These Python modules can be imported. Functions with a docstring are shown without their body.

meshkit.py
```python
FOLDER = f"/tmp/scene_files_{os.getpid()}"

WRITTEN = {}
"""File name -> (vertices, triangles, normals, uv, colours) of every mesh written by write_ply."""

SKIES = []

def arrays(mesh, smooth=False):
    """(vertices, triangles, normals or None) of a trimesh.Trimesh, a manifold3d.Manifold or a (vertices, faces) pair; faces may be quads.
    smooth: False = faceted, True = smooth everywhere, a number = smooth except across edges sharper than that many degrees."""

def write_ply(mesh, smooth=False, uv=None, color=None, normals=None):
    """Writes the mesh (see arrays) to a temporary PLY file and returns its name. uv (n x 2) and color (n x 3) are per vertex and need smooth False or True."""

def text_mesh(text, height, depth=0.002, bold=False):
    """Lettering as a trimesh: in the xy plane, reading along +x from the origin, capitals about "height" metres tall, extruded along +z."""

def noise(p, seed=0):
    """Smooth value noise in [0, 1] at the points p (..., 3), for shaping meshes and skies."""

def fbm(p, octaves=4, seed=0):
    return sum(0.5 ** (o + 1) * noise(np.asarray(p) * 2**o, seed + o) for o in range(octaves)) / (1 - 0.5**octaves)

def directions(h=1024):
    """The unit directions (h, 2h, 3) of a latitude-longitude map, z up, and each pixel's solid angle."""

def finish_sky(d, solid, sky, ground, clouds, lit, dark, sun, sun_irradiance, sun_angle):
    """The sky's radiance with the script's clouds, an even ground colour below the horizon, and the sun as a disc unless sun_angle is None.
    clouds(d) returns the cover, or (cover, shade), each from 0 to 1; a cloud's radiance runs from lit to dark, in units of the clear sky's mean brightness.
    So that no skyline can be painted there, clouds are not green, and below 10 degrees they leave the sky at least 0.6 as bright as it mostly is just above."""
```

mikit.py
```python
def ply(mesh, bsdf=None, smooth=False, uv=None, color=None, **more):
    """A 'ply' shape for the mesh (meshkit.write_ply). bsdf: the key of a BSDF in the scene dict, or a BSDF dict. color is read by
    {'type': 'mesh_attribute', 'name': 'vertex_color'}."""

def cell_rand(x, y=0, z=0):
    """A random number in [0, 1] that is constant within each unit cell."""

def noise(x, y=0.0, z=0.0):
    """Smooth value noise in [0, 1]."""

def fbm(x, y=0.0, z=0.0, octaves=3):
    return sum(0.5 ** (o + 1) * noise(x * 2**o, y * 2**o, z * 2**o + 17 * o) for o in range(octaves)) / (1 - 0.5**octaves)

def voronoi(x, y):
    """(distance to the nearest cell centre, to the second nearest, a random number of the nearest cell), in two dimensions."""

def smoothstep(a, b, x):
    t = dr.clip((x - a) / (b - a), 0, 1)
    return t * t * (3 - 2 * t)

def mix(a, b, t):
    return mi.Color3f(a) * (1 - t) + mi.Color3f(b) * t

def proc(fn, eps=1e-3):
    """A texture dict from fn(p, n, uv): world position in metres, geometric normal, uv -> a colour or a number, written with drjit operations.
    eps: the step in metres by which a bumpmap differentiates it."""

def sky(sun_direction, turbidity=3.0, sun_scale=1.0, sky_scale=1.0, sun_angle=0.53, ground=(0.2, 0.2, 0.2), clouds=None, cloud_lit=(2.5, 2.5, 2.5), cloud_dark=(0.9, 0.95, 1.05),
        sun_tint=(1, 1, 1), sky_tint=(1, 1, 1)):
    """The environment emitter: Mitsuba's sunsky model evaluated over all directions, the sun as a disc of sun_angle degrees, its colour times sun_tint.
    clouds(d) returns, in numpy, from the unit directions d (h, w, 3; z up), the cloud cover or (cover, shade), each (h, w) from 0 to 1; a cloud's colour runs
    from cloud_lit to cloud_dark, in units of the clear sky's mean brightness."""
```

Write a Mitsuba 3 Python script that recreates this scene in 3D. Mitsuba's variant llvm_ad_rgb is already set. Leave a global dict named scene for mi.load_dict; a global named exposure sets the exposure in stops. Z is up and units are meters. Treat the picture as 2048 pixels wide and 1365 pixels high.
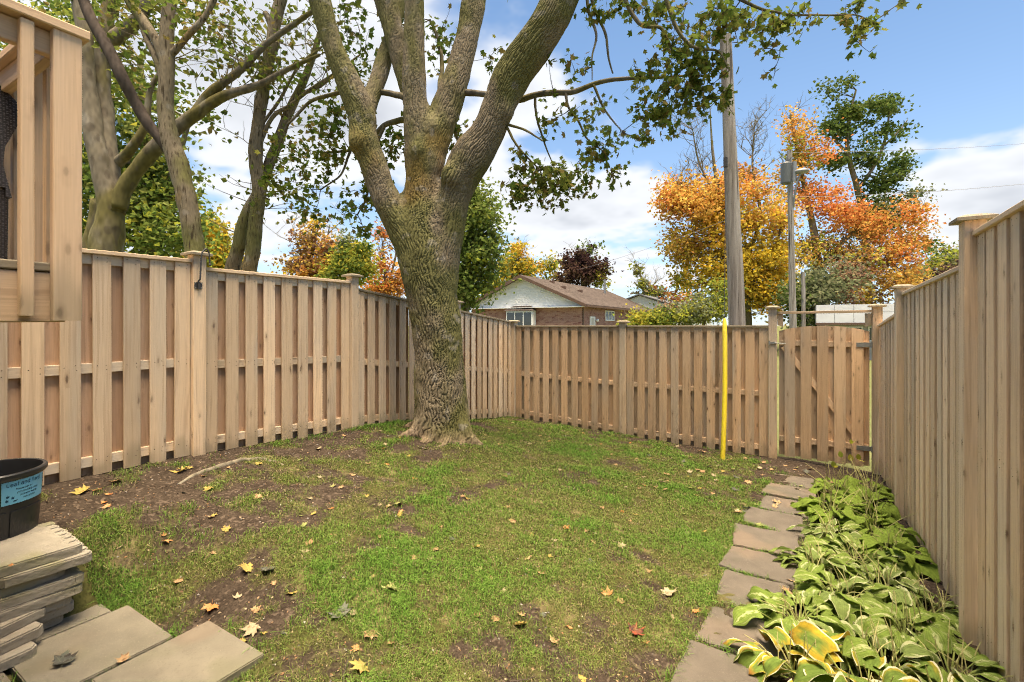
import math, random
import numpy as np
import drjit as dr
import mitsuba as mi
import trimesh
import shapely.geometry as sg
import shapely.ops as so
import meshkit
import mikit
from mikit import noise, fbm, voronoi, cell_rand, smoothstep, mix, proc

rng = np.random.default_rng(11)
T = mi.ScalarTransform4f
scene, labels = {}, {}

# ------------------------------------------------------------------ camera
F, CX, HY, EYE = 962.0, 1024.0, 651.0, 1.75      # focal length in photo pixels, principal column, horizon row, eye height
CA, SA = 0.862, 0.507                            # yard axes: x to the right along the back fence, y towards it
scene['camera'] = {
    'type': 'perspective', 'fov_axis': 'x', 'fov': math.degrees(2 * math.atan(1024 / F)),
    'principal_point_offset_y': (682.5 - HY) / 1365.0,
    'near_clip': 0.05, 'far_clip': 3000.0,
    'to_world': T().look_at(origin=[0, 0, EYE], target=[-SA, CA, EYE], up=[0, 0, 1]),
}


def W(px, py, Z):
    """The point at depth Z metres seen at a photo pixel."""
    X = (px - CX) / F * Z
    return np.array([CA * X - SA * Z, SA * X + CA * Z, EYE + (HY - py) / F * Z])


def on_x(px, py, x0):
    k = CA * (px - CX) / F - SA
    return W(px, py, x0 / k)


def on_y(px, py, y0):
    k = SA * (px - CX) / F + CA
    return W(px, py, y0 / k)


# ------------------------------------------------------------------ sky and light
def clouds(d):
    az = np.degrees(np.arctan2(d[..., 0], d[..., 1]))
    el = np.degrees(np.arcsin(np.clip(d[..., 2], -1, 1)))
    q = d[..., :2] / (np.maximum(d[..., 2], 0) + 0.16)[..., None]
    def f(s, sd, o=5, sx=1.0):
        a = math.radians(30)
        x = q[..., 0] * math.cos(a) + q[..., 1] * math.sin(a)
        y = -q[..., 0] * math.sin(a) + q[..., 1] * math.cos(a)
        return meshkit.fbm(np.stack([x * s * sx, y * s, 0 * x + 3.3], -1), o, sd)
    n = f(1.6, 4) * 0.6 + f(6.0, 9) * 0.4
    bias = np.full(az.shape, -0.09)
    for a0, e0, ra, re, w in ((-62, 33, 20, 13, .34), (-50, 22, 11, 6, .30), (-27, 26, 7.5, 3.6, .30), (-33, 21, 7, 4, .20), (-25, 13, 14, 4.5, .28), (-24, 16.5, 8, 2.5, .12),
                              (13, 11.5, 10, 4.0, .29), (20, 8, 12, 4, .2), (-24, 6, 18, 3, .2), (-64, 8, 16, 3.5, .16), (-60, 14, 5, 1.2, .12), (8, 35, 24, 14, -.22), (0, 20, 9, 6, -.2), (-68, 17, 8, 4, -.14), (-8, 30, 12, 10, -.15)):
        da = (az - a0 + 180) % 360 - 180
        bias = bias + w * np.exp(-(da / ra) ** 2 - ((el - e0) / re) ** 2)
    behind = np.clip((np.abs((az + 30 + 180) % 360 - 180) - 60) / 40, 0, 1)
    bias = bias + behind * 0.10 * np.clip(1.4 - el / 60, 0, 1)
    t = np.clip((n + bias - 0.47) / 0.13, 0, 1)
    cover = t * t * (3 - 2 * t)
    shade = np.clip((n + bias - 0.62) * 2.6, 0, 0.75) * (0.5 + f(3.0, 21))
    low = np.exp(-np.maximum(el, 0) / 5.0) * 0.5
    cover = np.maximum(cover * 0.96, low)
    return cover, np.clip(shade, 0, 1)


SUN = np.array([0.13, -0.12, 0.98])
scene['sky'] = mikit.sky(SUN, turbidity=2.6, sun_scale=1.16, sky_scale=0.78, sun_angle=40, ground=(0.16, 0.16, 0.11),
                         clouds=clouds, cloud_lit=(1.62, 1.65, 1.7), cloud_dark=(0.85, 0.9, 1.0), sun_tint=(1.0, 0.955, 0.87), sky_tint=(1.05, 1.02, 1.0))
exposure = 3.05


# ------------------------------------------------------------------ helpers
_count = {}


def numbered(name):
    n = _count.get(name, -1) + 1
    _count[name] = n
    return name if n == 0 else f'{name}_{n:03d}'


def put(name, V, Fc, bsdf, parent=None, uv=None, color=None, smooth=False, to_world=None):
    key = numbered(name if parent is None else parent + '__' + name)
    d = mikit.ply((np.asarray(V, float), np.asarray(Fc, int)), bsdf, smooth, uv=uv, color=color)
    if to_world is not None:
        d['to_world'] = to_world
    scene[key] = d
    return key


def again(name, src, parent=None, to_world=None, bsdf=None):
    key = numbered(name if parent is None else parent + '__' + name)
    d = dict(src)
    if to_world is not None:
        d['to_world'] = to_world
    if bsdf:
        d['bsdf'] = {'type': 'ref', 'id': bsdf}
    scene[key] = d
    return key


def tag(key, label=None, cat=None, group=None, kind=None):
    labels.setdefault(key, {}).update({k: v for k, v in (('label', label), ('category', cat), ('group', group), ('kind', kind)) if v})
    return key


class MB:
    """Collects faces of one mesh."""
    def __init__(self):
        self.V, self.F, self.U, self.C, self.n = [], [], [], [], 0

    def add(self, V, Fc, uv=None, color=None):
        V = np.asarray(V, float)
        self.V.append(V)
        self.F.append(np.asarray(Fc, int) + self.n)
        self.U.append(np.zeros((len(V), 2)) if uv is None else np.broadcast_to(np.asarray(uv, float), (len(V), 2)))
        self.C.append(np.zeros((len(V), 3)) if color is None else np.broadcast_to(np.asarray(color, float), (len(V), 3)))
        self.n += len(V)

    def put(self, name, bsdf, parent=None, smooth=False, uv=False, color=False):
        return put(name, np.vstack(self.V), np.vstack(self.F), bsdf, parent, np.vstack(self.U) if uv else None, np.vstack(self.C) if color else None, smooth)


def tri_of(m):
    return np.array(m.vertices), np.array(m.faces)


def tube(P, R, sides=6, cap=True):
    """A tapered tube through the points P with radii R."""
    P, R = np.asarray(P, float), np.asarray(R, float)
    n = len(P)
    D = np.gradient(P, axis=0)
    D /= np.linalg.norm(D, axis=1, keepdims=True) + 1e-12
    a = np.cross(D[0], [0.31, 0.17, 0.93] if abs(D[0][2]) < .9 else [1, 0.1, 0])
    a /= np.linalg.norm(a)
    ang = np.arange(sides) * 2 * np.pi / sides
    V = []
    for i in range(n):
        a = a - D[i] * (a @ D[i])
        a /= np.linalg.norm(a) + 1e-12
        b = np.cross(D[i], a)
        V.append(P[i] + R[i] * (np.cos(ang)[:, None] * a + np.sin(ang)[:, None] * b))
    V = np.vstack(V)
    k = np.arange(sides)
    Fc = []
    for i in range(n - 1):
        q0, q1 = i * sides + k, i * sides + (k + 1) % sides
        Fc += [np.stack([q0, q1, q1 + sides], 1), np.stack([q0, q1 + sides, q0 + sides], 1)]
    if cap:
        for c, o in ((0, -1), ((n - 1) * sides, 1)):
            t = np.stack([np.full(sides - 2, c), c + np.arange(1, sides - 1), c + np.arange(2, sides)], 1)
            Fc.append(t if o > 0 else t[:, ::-1])
    return V, np.vstack(Fc)


def spline(P, n):
    """Catmull-Rom through rows of P (any columns), n samples a span."""
    P = np.asarray(P, float)
    Q = np.vstack([2 * P[0] - P[1], P, 2 * P[-1] - P[-2]])
    out = []
    for i in range(1, len(Q) - 2):
        for t in np.arange(n) / n:
            out.append(0.5 * (2 * Q[i] + (Q[i + 1] - Q[i - 1]) * t + (2 * Q[i - 1] - 5 * Q[i] + 4 * Q[i + 1] - Q[i + 2]) * t * t + (3 * Q[i] - Q[i - 1] - 3 * Q[i + 1] + Q[i + 2]) * t ** 3))
    out.append(P[-1])
    return np.array(out)


_wood = [0]


def timber(c0, c1, across, wide, thick, ch=0.004, top_slope=0.0, bot_slope=0.0, seed=None):
    """A sawn piece from c0 to c1 (centres of its ends), 'wide' along the direction across, chamfered edges.
    slopes: how far the end moves along the piece per metre across. uv = distance round the piece, distance along it + 16 * its number."""
    c0, c1, a = np.asarray(c0, float), np.asarray(c1, float), np.asarray(across, float)
    L = np.linalg.norm(c1 - c0)
    d = (c1 - c0) / L
    a = a - d * (a @ d)
    a /= np.linalg.norm(a)
    b = np.cross(d, a)
    w, t = wide / 2, thick / 2
    pts = np.array([(w - ch, -t), (w, -t + ch), (w, t - ch), (w - ch, t), (-w + ch, t), (-w, t - ch), (-w, -t + ch), (-w + ch, -t)])
    if seed is None:
        _wood[0] += 1
        seed = _wood[0]
    o = (seed * 0.37) % 7
    V, U, Fc = [], [], []
    per = 0
    for i in range(8):
        p, q = pts[i], pts[(i + 1) % 8]
        e = np.linalg.norm(q - p)
        k = len(V)
        for s, u in ((p, per), (q, per + e)):
            V.append(c0 + a * s[0] + b * s[1] + d * (bot_slope * s[0]))
            U.append((u + o, seed * 16 + 1))
        for s, u in ((q, per + e), (p, per)):
            V.append(c1 + a * s[0] + b * s[1] + d * (top_slope * s[0]))
            U.append((u + o, seed * 16 + 1 + L))
        Fc += [(k, k + 1, k + 2), (k, k + 2, k + 3)]
        per += e
    for c, sl, fl in ((c0, bot_slope, 1), (c1, top_slope, 0)):
        k = len(V)
        for s in pts:
            V.append(c + a * s[0] + b * s[1] + d * (sl * s[0]))
            U.append((s[0] * 3 + o + 2, seed * 16 + 3 + s[1] * 4))
        for i in range(1, 7):
            Fc.append((k, k + i + 1, k + i) if fl else (k, k + i, k + i + 1))
    return np.array(V), np.array(Fc), np.array(U)


def piece(name, parent, bsdf, *args, **kw):
    V, Fc, U = timber(*args, **kw)
    return put(name, V, Fc, bsdf, parent, uv=U)


def boxm(lo, hi):
    m = trimesh.creation.box(bounds=[lo, hi])
    return tri_of(m)


def plate(poly, thick, z=0.0, bev=0.0):
    """A shapely polygon extruded upwards from z, top edges bevelled a little."""
    m = trimesh.creation.extrude_polygon(poly, thick - bev, engine='earcut')
    V, Fc = tri_of(m)
    V[:, 2] += z
    if bev:
        inner = poly.buffer(-bev, join_style=1)
        m2 = trimesh.creation.extrude_polygon(inner, bev, engine='earcut')
        V2, F2 = tri_of(m2)
        V2[:, 2] += z + thick - bev
        return np.vstack([V, V2]), np.vstack([Fc, F2 + len(V)])
    return V, Fc


# ------------------------------------------------------------------ materials
def wood_fn(c_a, c_b, c_grey, c_dark, grey=0.5, knots=0.5, tint=0.25):
    def fn(p, n, uv):
        a, l = uv.x, uv.y
        s = dr.floor(l / 16)
        t, t2, t3 = cell_rand(s, 3, 1), cell_rand(s, 8, 2), cell_rand(s, 5, 4)
        wob = (noise(a * 3 + s, l * 1.3) - 0.5) * 0.05
        g = fbm((a + wob) * 70, l * 1.6, s, 3)
        fine = noise(a * 330, l * 9, s)
        c = mix(c_a, c_b, t)
        gm = smoothstep(0.35, 0.75, fbm(a * 5 + t * 9, l * 0.9, s, 2)) * (0.35 + 0.65 * t2)
        c = mix(c, c_grey, gm * grey)
        c = c * (1 - tint * 0.5 + tint * t3)
        c = mix(c, mi.Color3f(c_dark), smoothstep(0.45, 0.85, g) * 0.32)
        c = c * (0.93 + 0.14 * fine)
        # knots
        kx, ky = a * 9.0 + s * 3.1, l * (2.0 + 1.6 * t3) + s * 1.7
        d1, d2, w = voronoi(kx, ky)
        wx = d1 * (1 + 0.6 * (noise(a * 60, l * 40) - 0.5))
        kn = knots * (0.25 + 0.9 * t2)
        on = smoothstep(1 - kn, 1 - kn + 0.02, w) * (0.35 + 0.65 * cell_rand(dr.floor(ky), s, 3))
        c = mix(c, mi.Color3f(c_dark) * 0.8, on * (1 - smoothstep(0.06, 0.26, wx)) * 0.35)
        c = mix(c, mi.Color3f(c_dark) * 0.35, on * (1 - smoothstep(0.03, 0.11, wx)) * 0.75)
        # splashed soil and algae near the foot
        foot = l - 16 * s - 1
        c = mix(c, mi.Color3f(.17, .145, .085), (1 - smoothstep(.0, .26, foot + (noise(a * 22, l * 6, s) - .5) * .22)) * .5)
        return c
    return fn


def principled(col, rough=0.7, spec=0.3, **more):
    return {'type': 'twosided', 'b': {'type': 'principled', 'base_color': col if isinstance(col, dict) else {'type': 'rgb', 'value': list(col)}, 'roughness': rough, 'specular': spec, **more}}


def diffuse(col):
    return {'type': 'twosided', 'b': {'type': 'diffuse', 'reflectance': col if isinstance(col, dict) else {'type': 'rgb', 'value': list(col)}}}


scene['cedar_left'] = principled(proc(wood_fn((.62, .465, .30), (.56, .435, .295), (.43, .385, .31), (.22, .13, .075), .85, .42, .46)), .72, .25)
scene['cedar_back'] = principled(proc(wood_fn((.57, .385, .225), (.50, .36, .225), (.38, .325, .25), (.18, .095, .05), .9, .42, .46)), .72, .25)
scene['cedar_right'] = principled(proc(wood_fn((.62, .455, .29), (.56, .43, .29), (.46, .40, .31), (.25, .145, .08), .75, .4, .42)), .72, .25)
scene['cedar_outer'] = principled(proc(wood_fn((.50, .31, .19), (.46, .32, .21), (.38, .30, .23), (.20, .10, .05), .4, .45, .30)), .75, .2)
scene['cedar_outer_shaded'] = principled(proc(wood_fn((.27, .155, .075), (.23, .14, .075), (.22, .16, .11), (.12, .06, .03), .4, .40, .30)), .75, .2)  # dark brown: shade of the right fence's recesses painted into its outer boards
scene['spruce'] = principled(proc(wood_fn((.60, .43, .265), (.53, .375, .23), (.47, .37, .27), (.22, .12, .06), .5, .95, .30)), .65, .3)
scene['old_wood'] = principled(proc(wood_fn((.25, .205, .14), (.21, .18, .13), (.19, .175, .13), (.10, .075, .045), .7, .35, .3)), .8, .2)


def bark_fn(p, n, uv):
    f = uv.x
    m = fbm(p.x * 2.2, p.y * 2.2, p.z * 1.1, 3)
    g = noise(p.x * 60, p.y * 60, p.z * 18)
    c = mix((.185, .155, .105), (.135, .13, .05), smoothstep(0.38, 0.60, m))
    c = mix(c, mi.Color3f(.20, .125, .03), smoothstep(0.60, 0.74, fbm(p.x * 1.7 + 9, p.y * 1.7, p.z * .8, 3)) * 0.55)
    c = mix(c, mi.Color3f(.27, .25, .21), smoothstep(0.64, 0.76, fbm(p.x * 7 + 3, p.y * 7, p.z * 6, 3)) * 0.5)
    c = mix(c, mi.Color3f(.23, .165, .12), uv.y * (.5 + .4 * g))
    c = c * (0.72 + 0.5 * g)
    return mix(mi.Color3f(.045, .034, .02), c, smoothstep(-0.1, 0.5, f))


scene['bark'] = principled(proc(bark_fn), .85, .15)


def bark2_fn(p, n, uv):
    m = fbm(p.x * 2.0, p.y * 2.0, p.z * .9, 3)
    g = noise(p.x * 26, p.y * 26, p.z * 9)
    c = mix((.17, .15, .11), (.135, .12, .045), smoothstep(0.40, 0.60, m))
    c = mix(c, mi.Color3f(.25, .235, .20), smoothstep(0.60, 0.75, fbm(p.x * 6 + 3, p.y * 6, p.z * 3, 3)) * 0.5)
    c = mix(c, mi.Color3f(.08, .065, .05), smoothstep(0.66, 0.8, noise(p.x * 12, p.y * 12, p.z * 5)) * 0.5)
    return c * (0.62 + 0.6 * g)


scene['bark_mossy'] = principled(proc(lambda p, n, uv: bark_fn(p, n, mi.Point2f(smoothstep(.05, .65, noise(p.x * 55, p.y * 55, p.z * 7)) * .8, 0 * p.x))), .85, .15)
scene['bark_lichen'] = principled(proc(bark2_fn), .85, .15)
scene['bark_dark'] = diffuse(proc(lambda p, n, uv: mix((.05, .042, .036), (.11, .09, .075), noise(p.x * 30, p.y * 30, p.z * 8))))
scene['twig_wood'] = diffuse((.085, .068, .05))
scene['leaf_paint'] = {'type': 'principledthin', 'base_color': {'type': 'mesh_attribute', 'name': 'vertex_color'}, 'roughness': 0.6, 'diff_trans': 0.9, 'spec_trans': 0.0, 'eta': 1.25}
scene['grass_paint'] = diffuse({'type': 'mesh_attribute', 'name': 'vertex_color'})


def concrete_fn(base, moss):
    def fn(p, n, uv):
        g = fbm(p.x * 9, p.y * 9, p.z * 9, 4)
        f = noise(p.x * 260, p.y * 260, p.z * 260)
        f2 = noise(p.x * 90, p.y * 90, p.z * 90)
        c = mi.Color3f(base) * (0.72 + 0.4 * g + 0.16 * (f - 0.5))
        c = mix(c, mi.Color3f(moss), smoothstep(0.52, 0.72, fbm(p.x * 3.1 + 4, p.y * 3.1, p.z * 5, 3)) * 0.55)
        c = mix(c, mi.Color3f(.12, .10, .07), smoothstep(0.60, 0.9, f2 * .6 + f * .4) * 0.5)
        c = mix(c, mi.Color3f(base) * 1.35, smoothstep(.78, .9, noise(p.x * 150 + 5, p.y * 150, p.z * 150)) * .5)
        return mix(c, mi.Color3f(.16, .12, .085), smoothstep(0.56, 0.75, fbm(p.x * 1.9, p.y * 1.9 + 7, 0, 3)) * 0.5)
    return fn


def bumped(b, fn, scale, eps=2e-3):
    return {'type': 'bumpmap', 'arbitrary': proc(fn, eps), 'scale': scale, 'bsdf': b}


rough_h = lambda p, n, uv: fbm(p.x * 60, p.y * 60, p.z * 60, 3)
scene['slab_stone'] = principled(proc(concrete_fn((.19, .172, .13), (.13, .127, .077))), .85, .2)
scene['path_stone'] = principled(proc(concrete_fn((.115, .10, .08), (.072, .076, .044))), .85, .2)
for k_ in ('slab_stone', 'path_stone'):
    scene[k_] = bumped(scene[k_], rough_h, .006)


# ------------------------------------------------------------------ ground
def sstep(a, b, x):
    t = np.clip((np.asarray(x, float) - a) / (b - a), 0, 1)
    return t * t * (3 - 2 * t)


XL, XR, YB = -5.37, 1.10, 9.13            # the three fence planes
TREE = W(884, 860, 7.0)[:2]


def ground(x, y, rough=True):
    x, y = np.asarray(x, float), np.asarray(y, float)
    gl = np.interp(y, [-3, 1.5, 2.6, 4.6, 5.7, 7.8, 9.2, 14, 40], [.42, .414, .40, .28, .193, -.11, -.27, -.42, -.5])
    gr = np.interp(y, [-3, 3, 9, 14], [-.44, -.44, -.47, -.5])
    t = np.clip((x - XL) / (-0.75 - XL), 0, 1)
    z = gl + (gr - gl) * t - 0.05 * sstep(-.2, .9, x)
    pat = sstep(2.3, 1.4, y) * sstep(-4.5, -3.9, x) * sstep(-1.2, -2.2, x)
    z = z + (-.165 - z) * pat
    d = np.hypot(x - TREE[0], y - TREE[1])
    z = z + 0.10 * np.exp(-(d / 0.85) ** 2)
    far = sstep(6, 40, np.hypot(x + 2, y - 5) - 5)
    z = z * (1 - far) - .5 * far
    z = np.where(y > 9.25, np.minimum(z, z - 0.0), z)
    if rough:
        P = np.stack([x, y, 0 * x], -1)
        near = np.exp(-np.maximum(np.hypot(x + 2, y - 5) - 6, 0))
        z = z + near * (0.05 * (meshkit.fbm(P * 1.7, 3, 3) - .5) + 0.022 * (meshkit.fbm(P * 11, 3, 5) - .5))
    return z


def hit(px, py):
    """Where the ray through a photo pixel meets the ground."""
    lo, hi = 0.5, 60.0
    for Z in np.arange(0.5, 60, 0.05):
        q = W(px, py, Z)
        if q[2] < ground(q[0], q[1], False):
            hi = Z
            break
        lo = Z
    for _ in range(20):
        m = (lo + hi) / 2
        q = W(px, py, m)
        if q[2] < ground(q[0], q[1], False):
            hi = m
        else:
            lo = m
    q = W(px, py, hi)
    return np.array([q[0], q[1], float(ground(q[0], q[1]))])


# path and patio slabs as plan polygons
path_slabs, patio_slabs = [], []
_r = random.Random(3)
yy = 2.35
for i in range(11):
    h = 0.56 + _r.uniform(-.05, .07)
    wv = 0.0 if yy < 6.5 else (yy - 6.5) * 0.02
    xc = np.interp(yy, [2.4, 3.7, 4.7, 5.9, 7.3, 8.6], [-.40, -.34, -.30, -.22, -.06, .05])
    wd = 0.55 + _r.uniform(-.06, .05)
    a = math.radians(-4 + _r.uniform(-4, 4))
    c, s = math.cos(a), math.sin(a)
    q = []
    for (u, v) in ((-wd / 2, 0), (wd / 2, 0), (wd / 2, h), (-wd / 2, h)):
        u += _r.uniform(-.035, .035)
        v += _r.uniform(-.022, .022)
        q.append((xc + u * c - v * s, yy + u * s + v * c))
    e = sg.Polygon(q)
    ring = [e.exterior.interpolate(t_) for t_ in np.arange(0, e.exterior.length, .05)]
    e = sg.Polygon([(r_.x + _r.uniform(-.007, .007), r_.y + _r.uniform(-.007, .007)) for r_ in ring]).buffer(-.02).buffer(.02)
    if yy < 8.15:
        path_slabs.append((e, _r.uniform(-.008, .008), _r.uniform(-.02, .02), _r.uniform(-.02, .02)))
    yy += h + _r.uniform(.015, .035)
for (x0, x1, y0, y1, zz) in ((-3.84, -3.225, .87, 1.47, -.115), (-3.84, -3.225, .24, .85, -.12), (-3.19, -2.60, 1.045, 1.65, -.11), (-3.19, -2.60, .41, 1.025, -.118), (-4.46, -3.87, .86, 1.40, -.125), (-4.46, -3.87, .40, 1.0, -.118)):
    patio_slabs.append((sg.Polygon([(x0, y0 + .012), (x1, y0), (x1 + .008, y1 - .01), (x0, y1)]).buffer(-.015).buffer(.015), zz))
hard = so.unary_union([p[0] for p in path_slabs] + [p[0] for p in patio_slabs])


def grassiness(x, y):
    """0 bare soil .. 1 full turf."""
    P = np.stack([x, y, 0 * x], -1)
    n = meshkit.fbm(P * 1.25, 3, 31) * .55 + meshkit.fbm(P * 5, 2, 37) * .45
    m = np.full(np.shape(x), 0.72)
    m = m - .45 * sstep(1.5, .2, x - XL) * sstep(6.0, 3.2, y)             # soil strip along the left fence
    m = m - .33 * np.exp(-((x + 4.1) / 1.0) ** 2 - ((y - 2.0) / .9) ** 2)
    m = m - .30 * np.exp(-((x + 2.2) / 1.3) ** 2 - ((y - 1.75) / .5) ** 2)   # worn ground by the patio
    m = m - .22 * np.exp(-((x + 1.3) / .8) ** 2 - ((y - 2.9) / .6) ** 2)
    m = m - .55 * sstep(-1.05, -.4, x) * sstep(-.2, .2, y - 6.9 + x * .4)      # bare corner in front of the gate
    m = m - .5 * sstep(.55, .1, YB - y)                                   # along the back fence
    m = m - .75 * sstep(-.25, .05, x - np.interp(y, [3.7, 8], [-.1, .2]))      # hosta bed
    m = m + .16 * np.exp(-((x + 3.2) / 1.6) ** 2 - ((y - 5.2) / 2.0) ** 2) + .12 * np.exp(-((x + 1.5) / 1.0) ** 2 - ((y - 5.5) / 1.4) ** 2)
    return np.clip((n - .5) * 3.2 + m, 0, 1)


def axis(a, b, step, far):
    fine = np.arange(a, b + step / 2, step)
    out = [step * 1.6]
    while sum(out) < far:
        out.append(out[-1] * 1.35)
    o = np.cumsum(out)
    return np.concatenate([a - o[::-1], fine, fine[-1] + o])


gx, gy = axis(-5.7, 1.4, .03, 900), axis(-.2, 9.6, .035, 1200)
GX, GY = np.meshgrid(gx, gy)
GZ = ground(GX, GY)
inside = (GX > -5.5) & (GX < 1.2) & (GY > -1) & (GY < 9.3)
MASK = np.where(inside, grassiness(GX, GY), 0.8)
nx, ny = len(gx), len(gy)
i = (np.arange(ny - 1)[:, None] * nx + np.arange(nx - 1)).ravel()
put('ground', np.stack([GX, GY, GZ], -1).reshape(-1, 3), np.vstack([np.stack([i, i + 1, i + nx + 1], 1), np.stack([i, i + nx + 1, i + nx], 1)]), 'ground_soil', uv=np.stack([MASK.ravel(), inside.ravel() * 1.0], 1), smooth=True)
tag('ground', 'lawn and bare soil of the yard running on beyond the fences', kind='structure')


def soil_fn(p, n, uv):
    g = fbm(p.x * 14, p.y * 14, 0, 4)
    f = noise(p.x * 120, p.y * 120)
    f2 = noise(p.x * 55 + 9, p.y * 55)
    soil = mix((.026, .020, .015), (.066, .051, .038), g) * (0.65 + 0.7 * f)
    soil = mix(soil, mi.Color3f(.13, .10, .075), smoothstep(.72, .84, f2) * .6)
    turf = mix((.040, .044, .014), (.085, .08, .03), g) * (0.7 + 0.6 * f)
    straw = mi.Color3f(.20, .165, .085)
    turf = mix(turf, straw, smoothstep(.60, .8, fbm(p.x * 5 + 3, p.y * 5, 0, 3)) * .55)
    c = mix(soil, turf, smoothstep(.15, .75, uv.x + (f2 - .5) * .35))
    out = mix((.10, .115, .045), (.15, .155, .07), noise(p.x * 3, p.y * 3)) * (0.7 + 0.6 * f2)
    return mix(out, c, uv.y)


scene['ground_soil'] = diffuse(proc(soil_fn))

# ------------------------------------------------------------------ slabs
tag('path', 'worn concrete stepping slab path beside the hosta bed', kind='structure')
for e, dz, ax, ay in path_slabs:
    c = e.centroid
    z = float(ground(c.x, c.y, False)) + .004 + dz
    V, Fc = plate(e, .05, -.038, .006)
    V, Fc = trimesh.remesh.subdivide_to_size(V, Fc, .22)
    V[:, 2] += z + (V[:, 0] - c.x) * ax + (V[:, 1] - c.y) * ay + (meshkit.fbm(np.column_stack([V[:, :2] * 9, V[:, 2] * 0]), 3, 8) - .5) * .014
    put('slab', V, Fc, 'path_stone', 'path', smooth=40)
tag('patio', 'pale square concrete slabs at the edge of the lawn', kind='structure')
for e, zz in patio_slabs:
    V, Fc = plate(e, .05, zz - .05, .006)
    put('slab', V, Fc, 'slab_stone', 'patio')

# ------------------------------------------------------------------ fences
BW, BT, PW = .14, .02, .125


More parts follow.
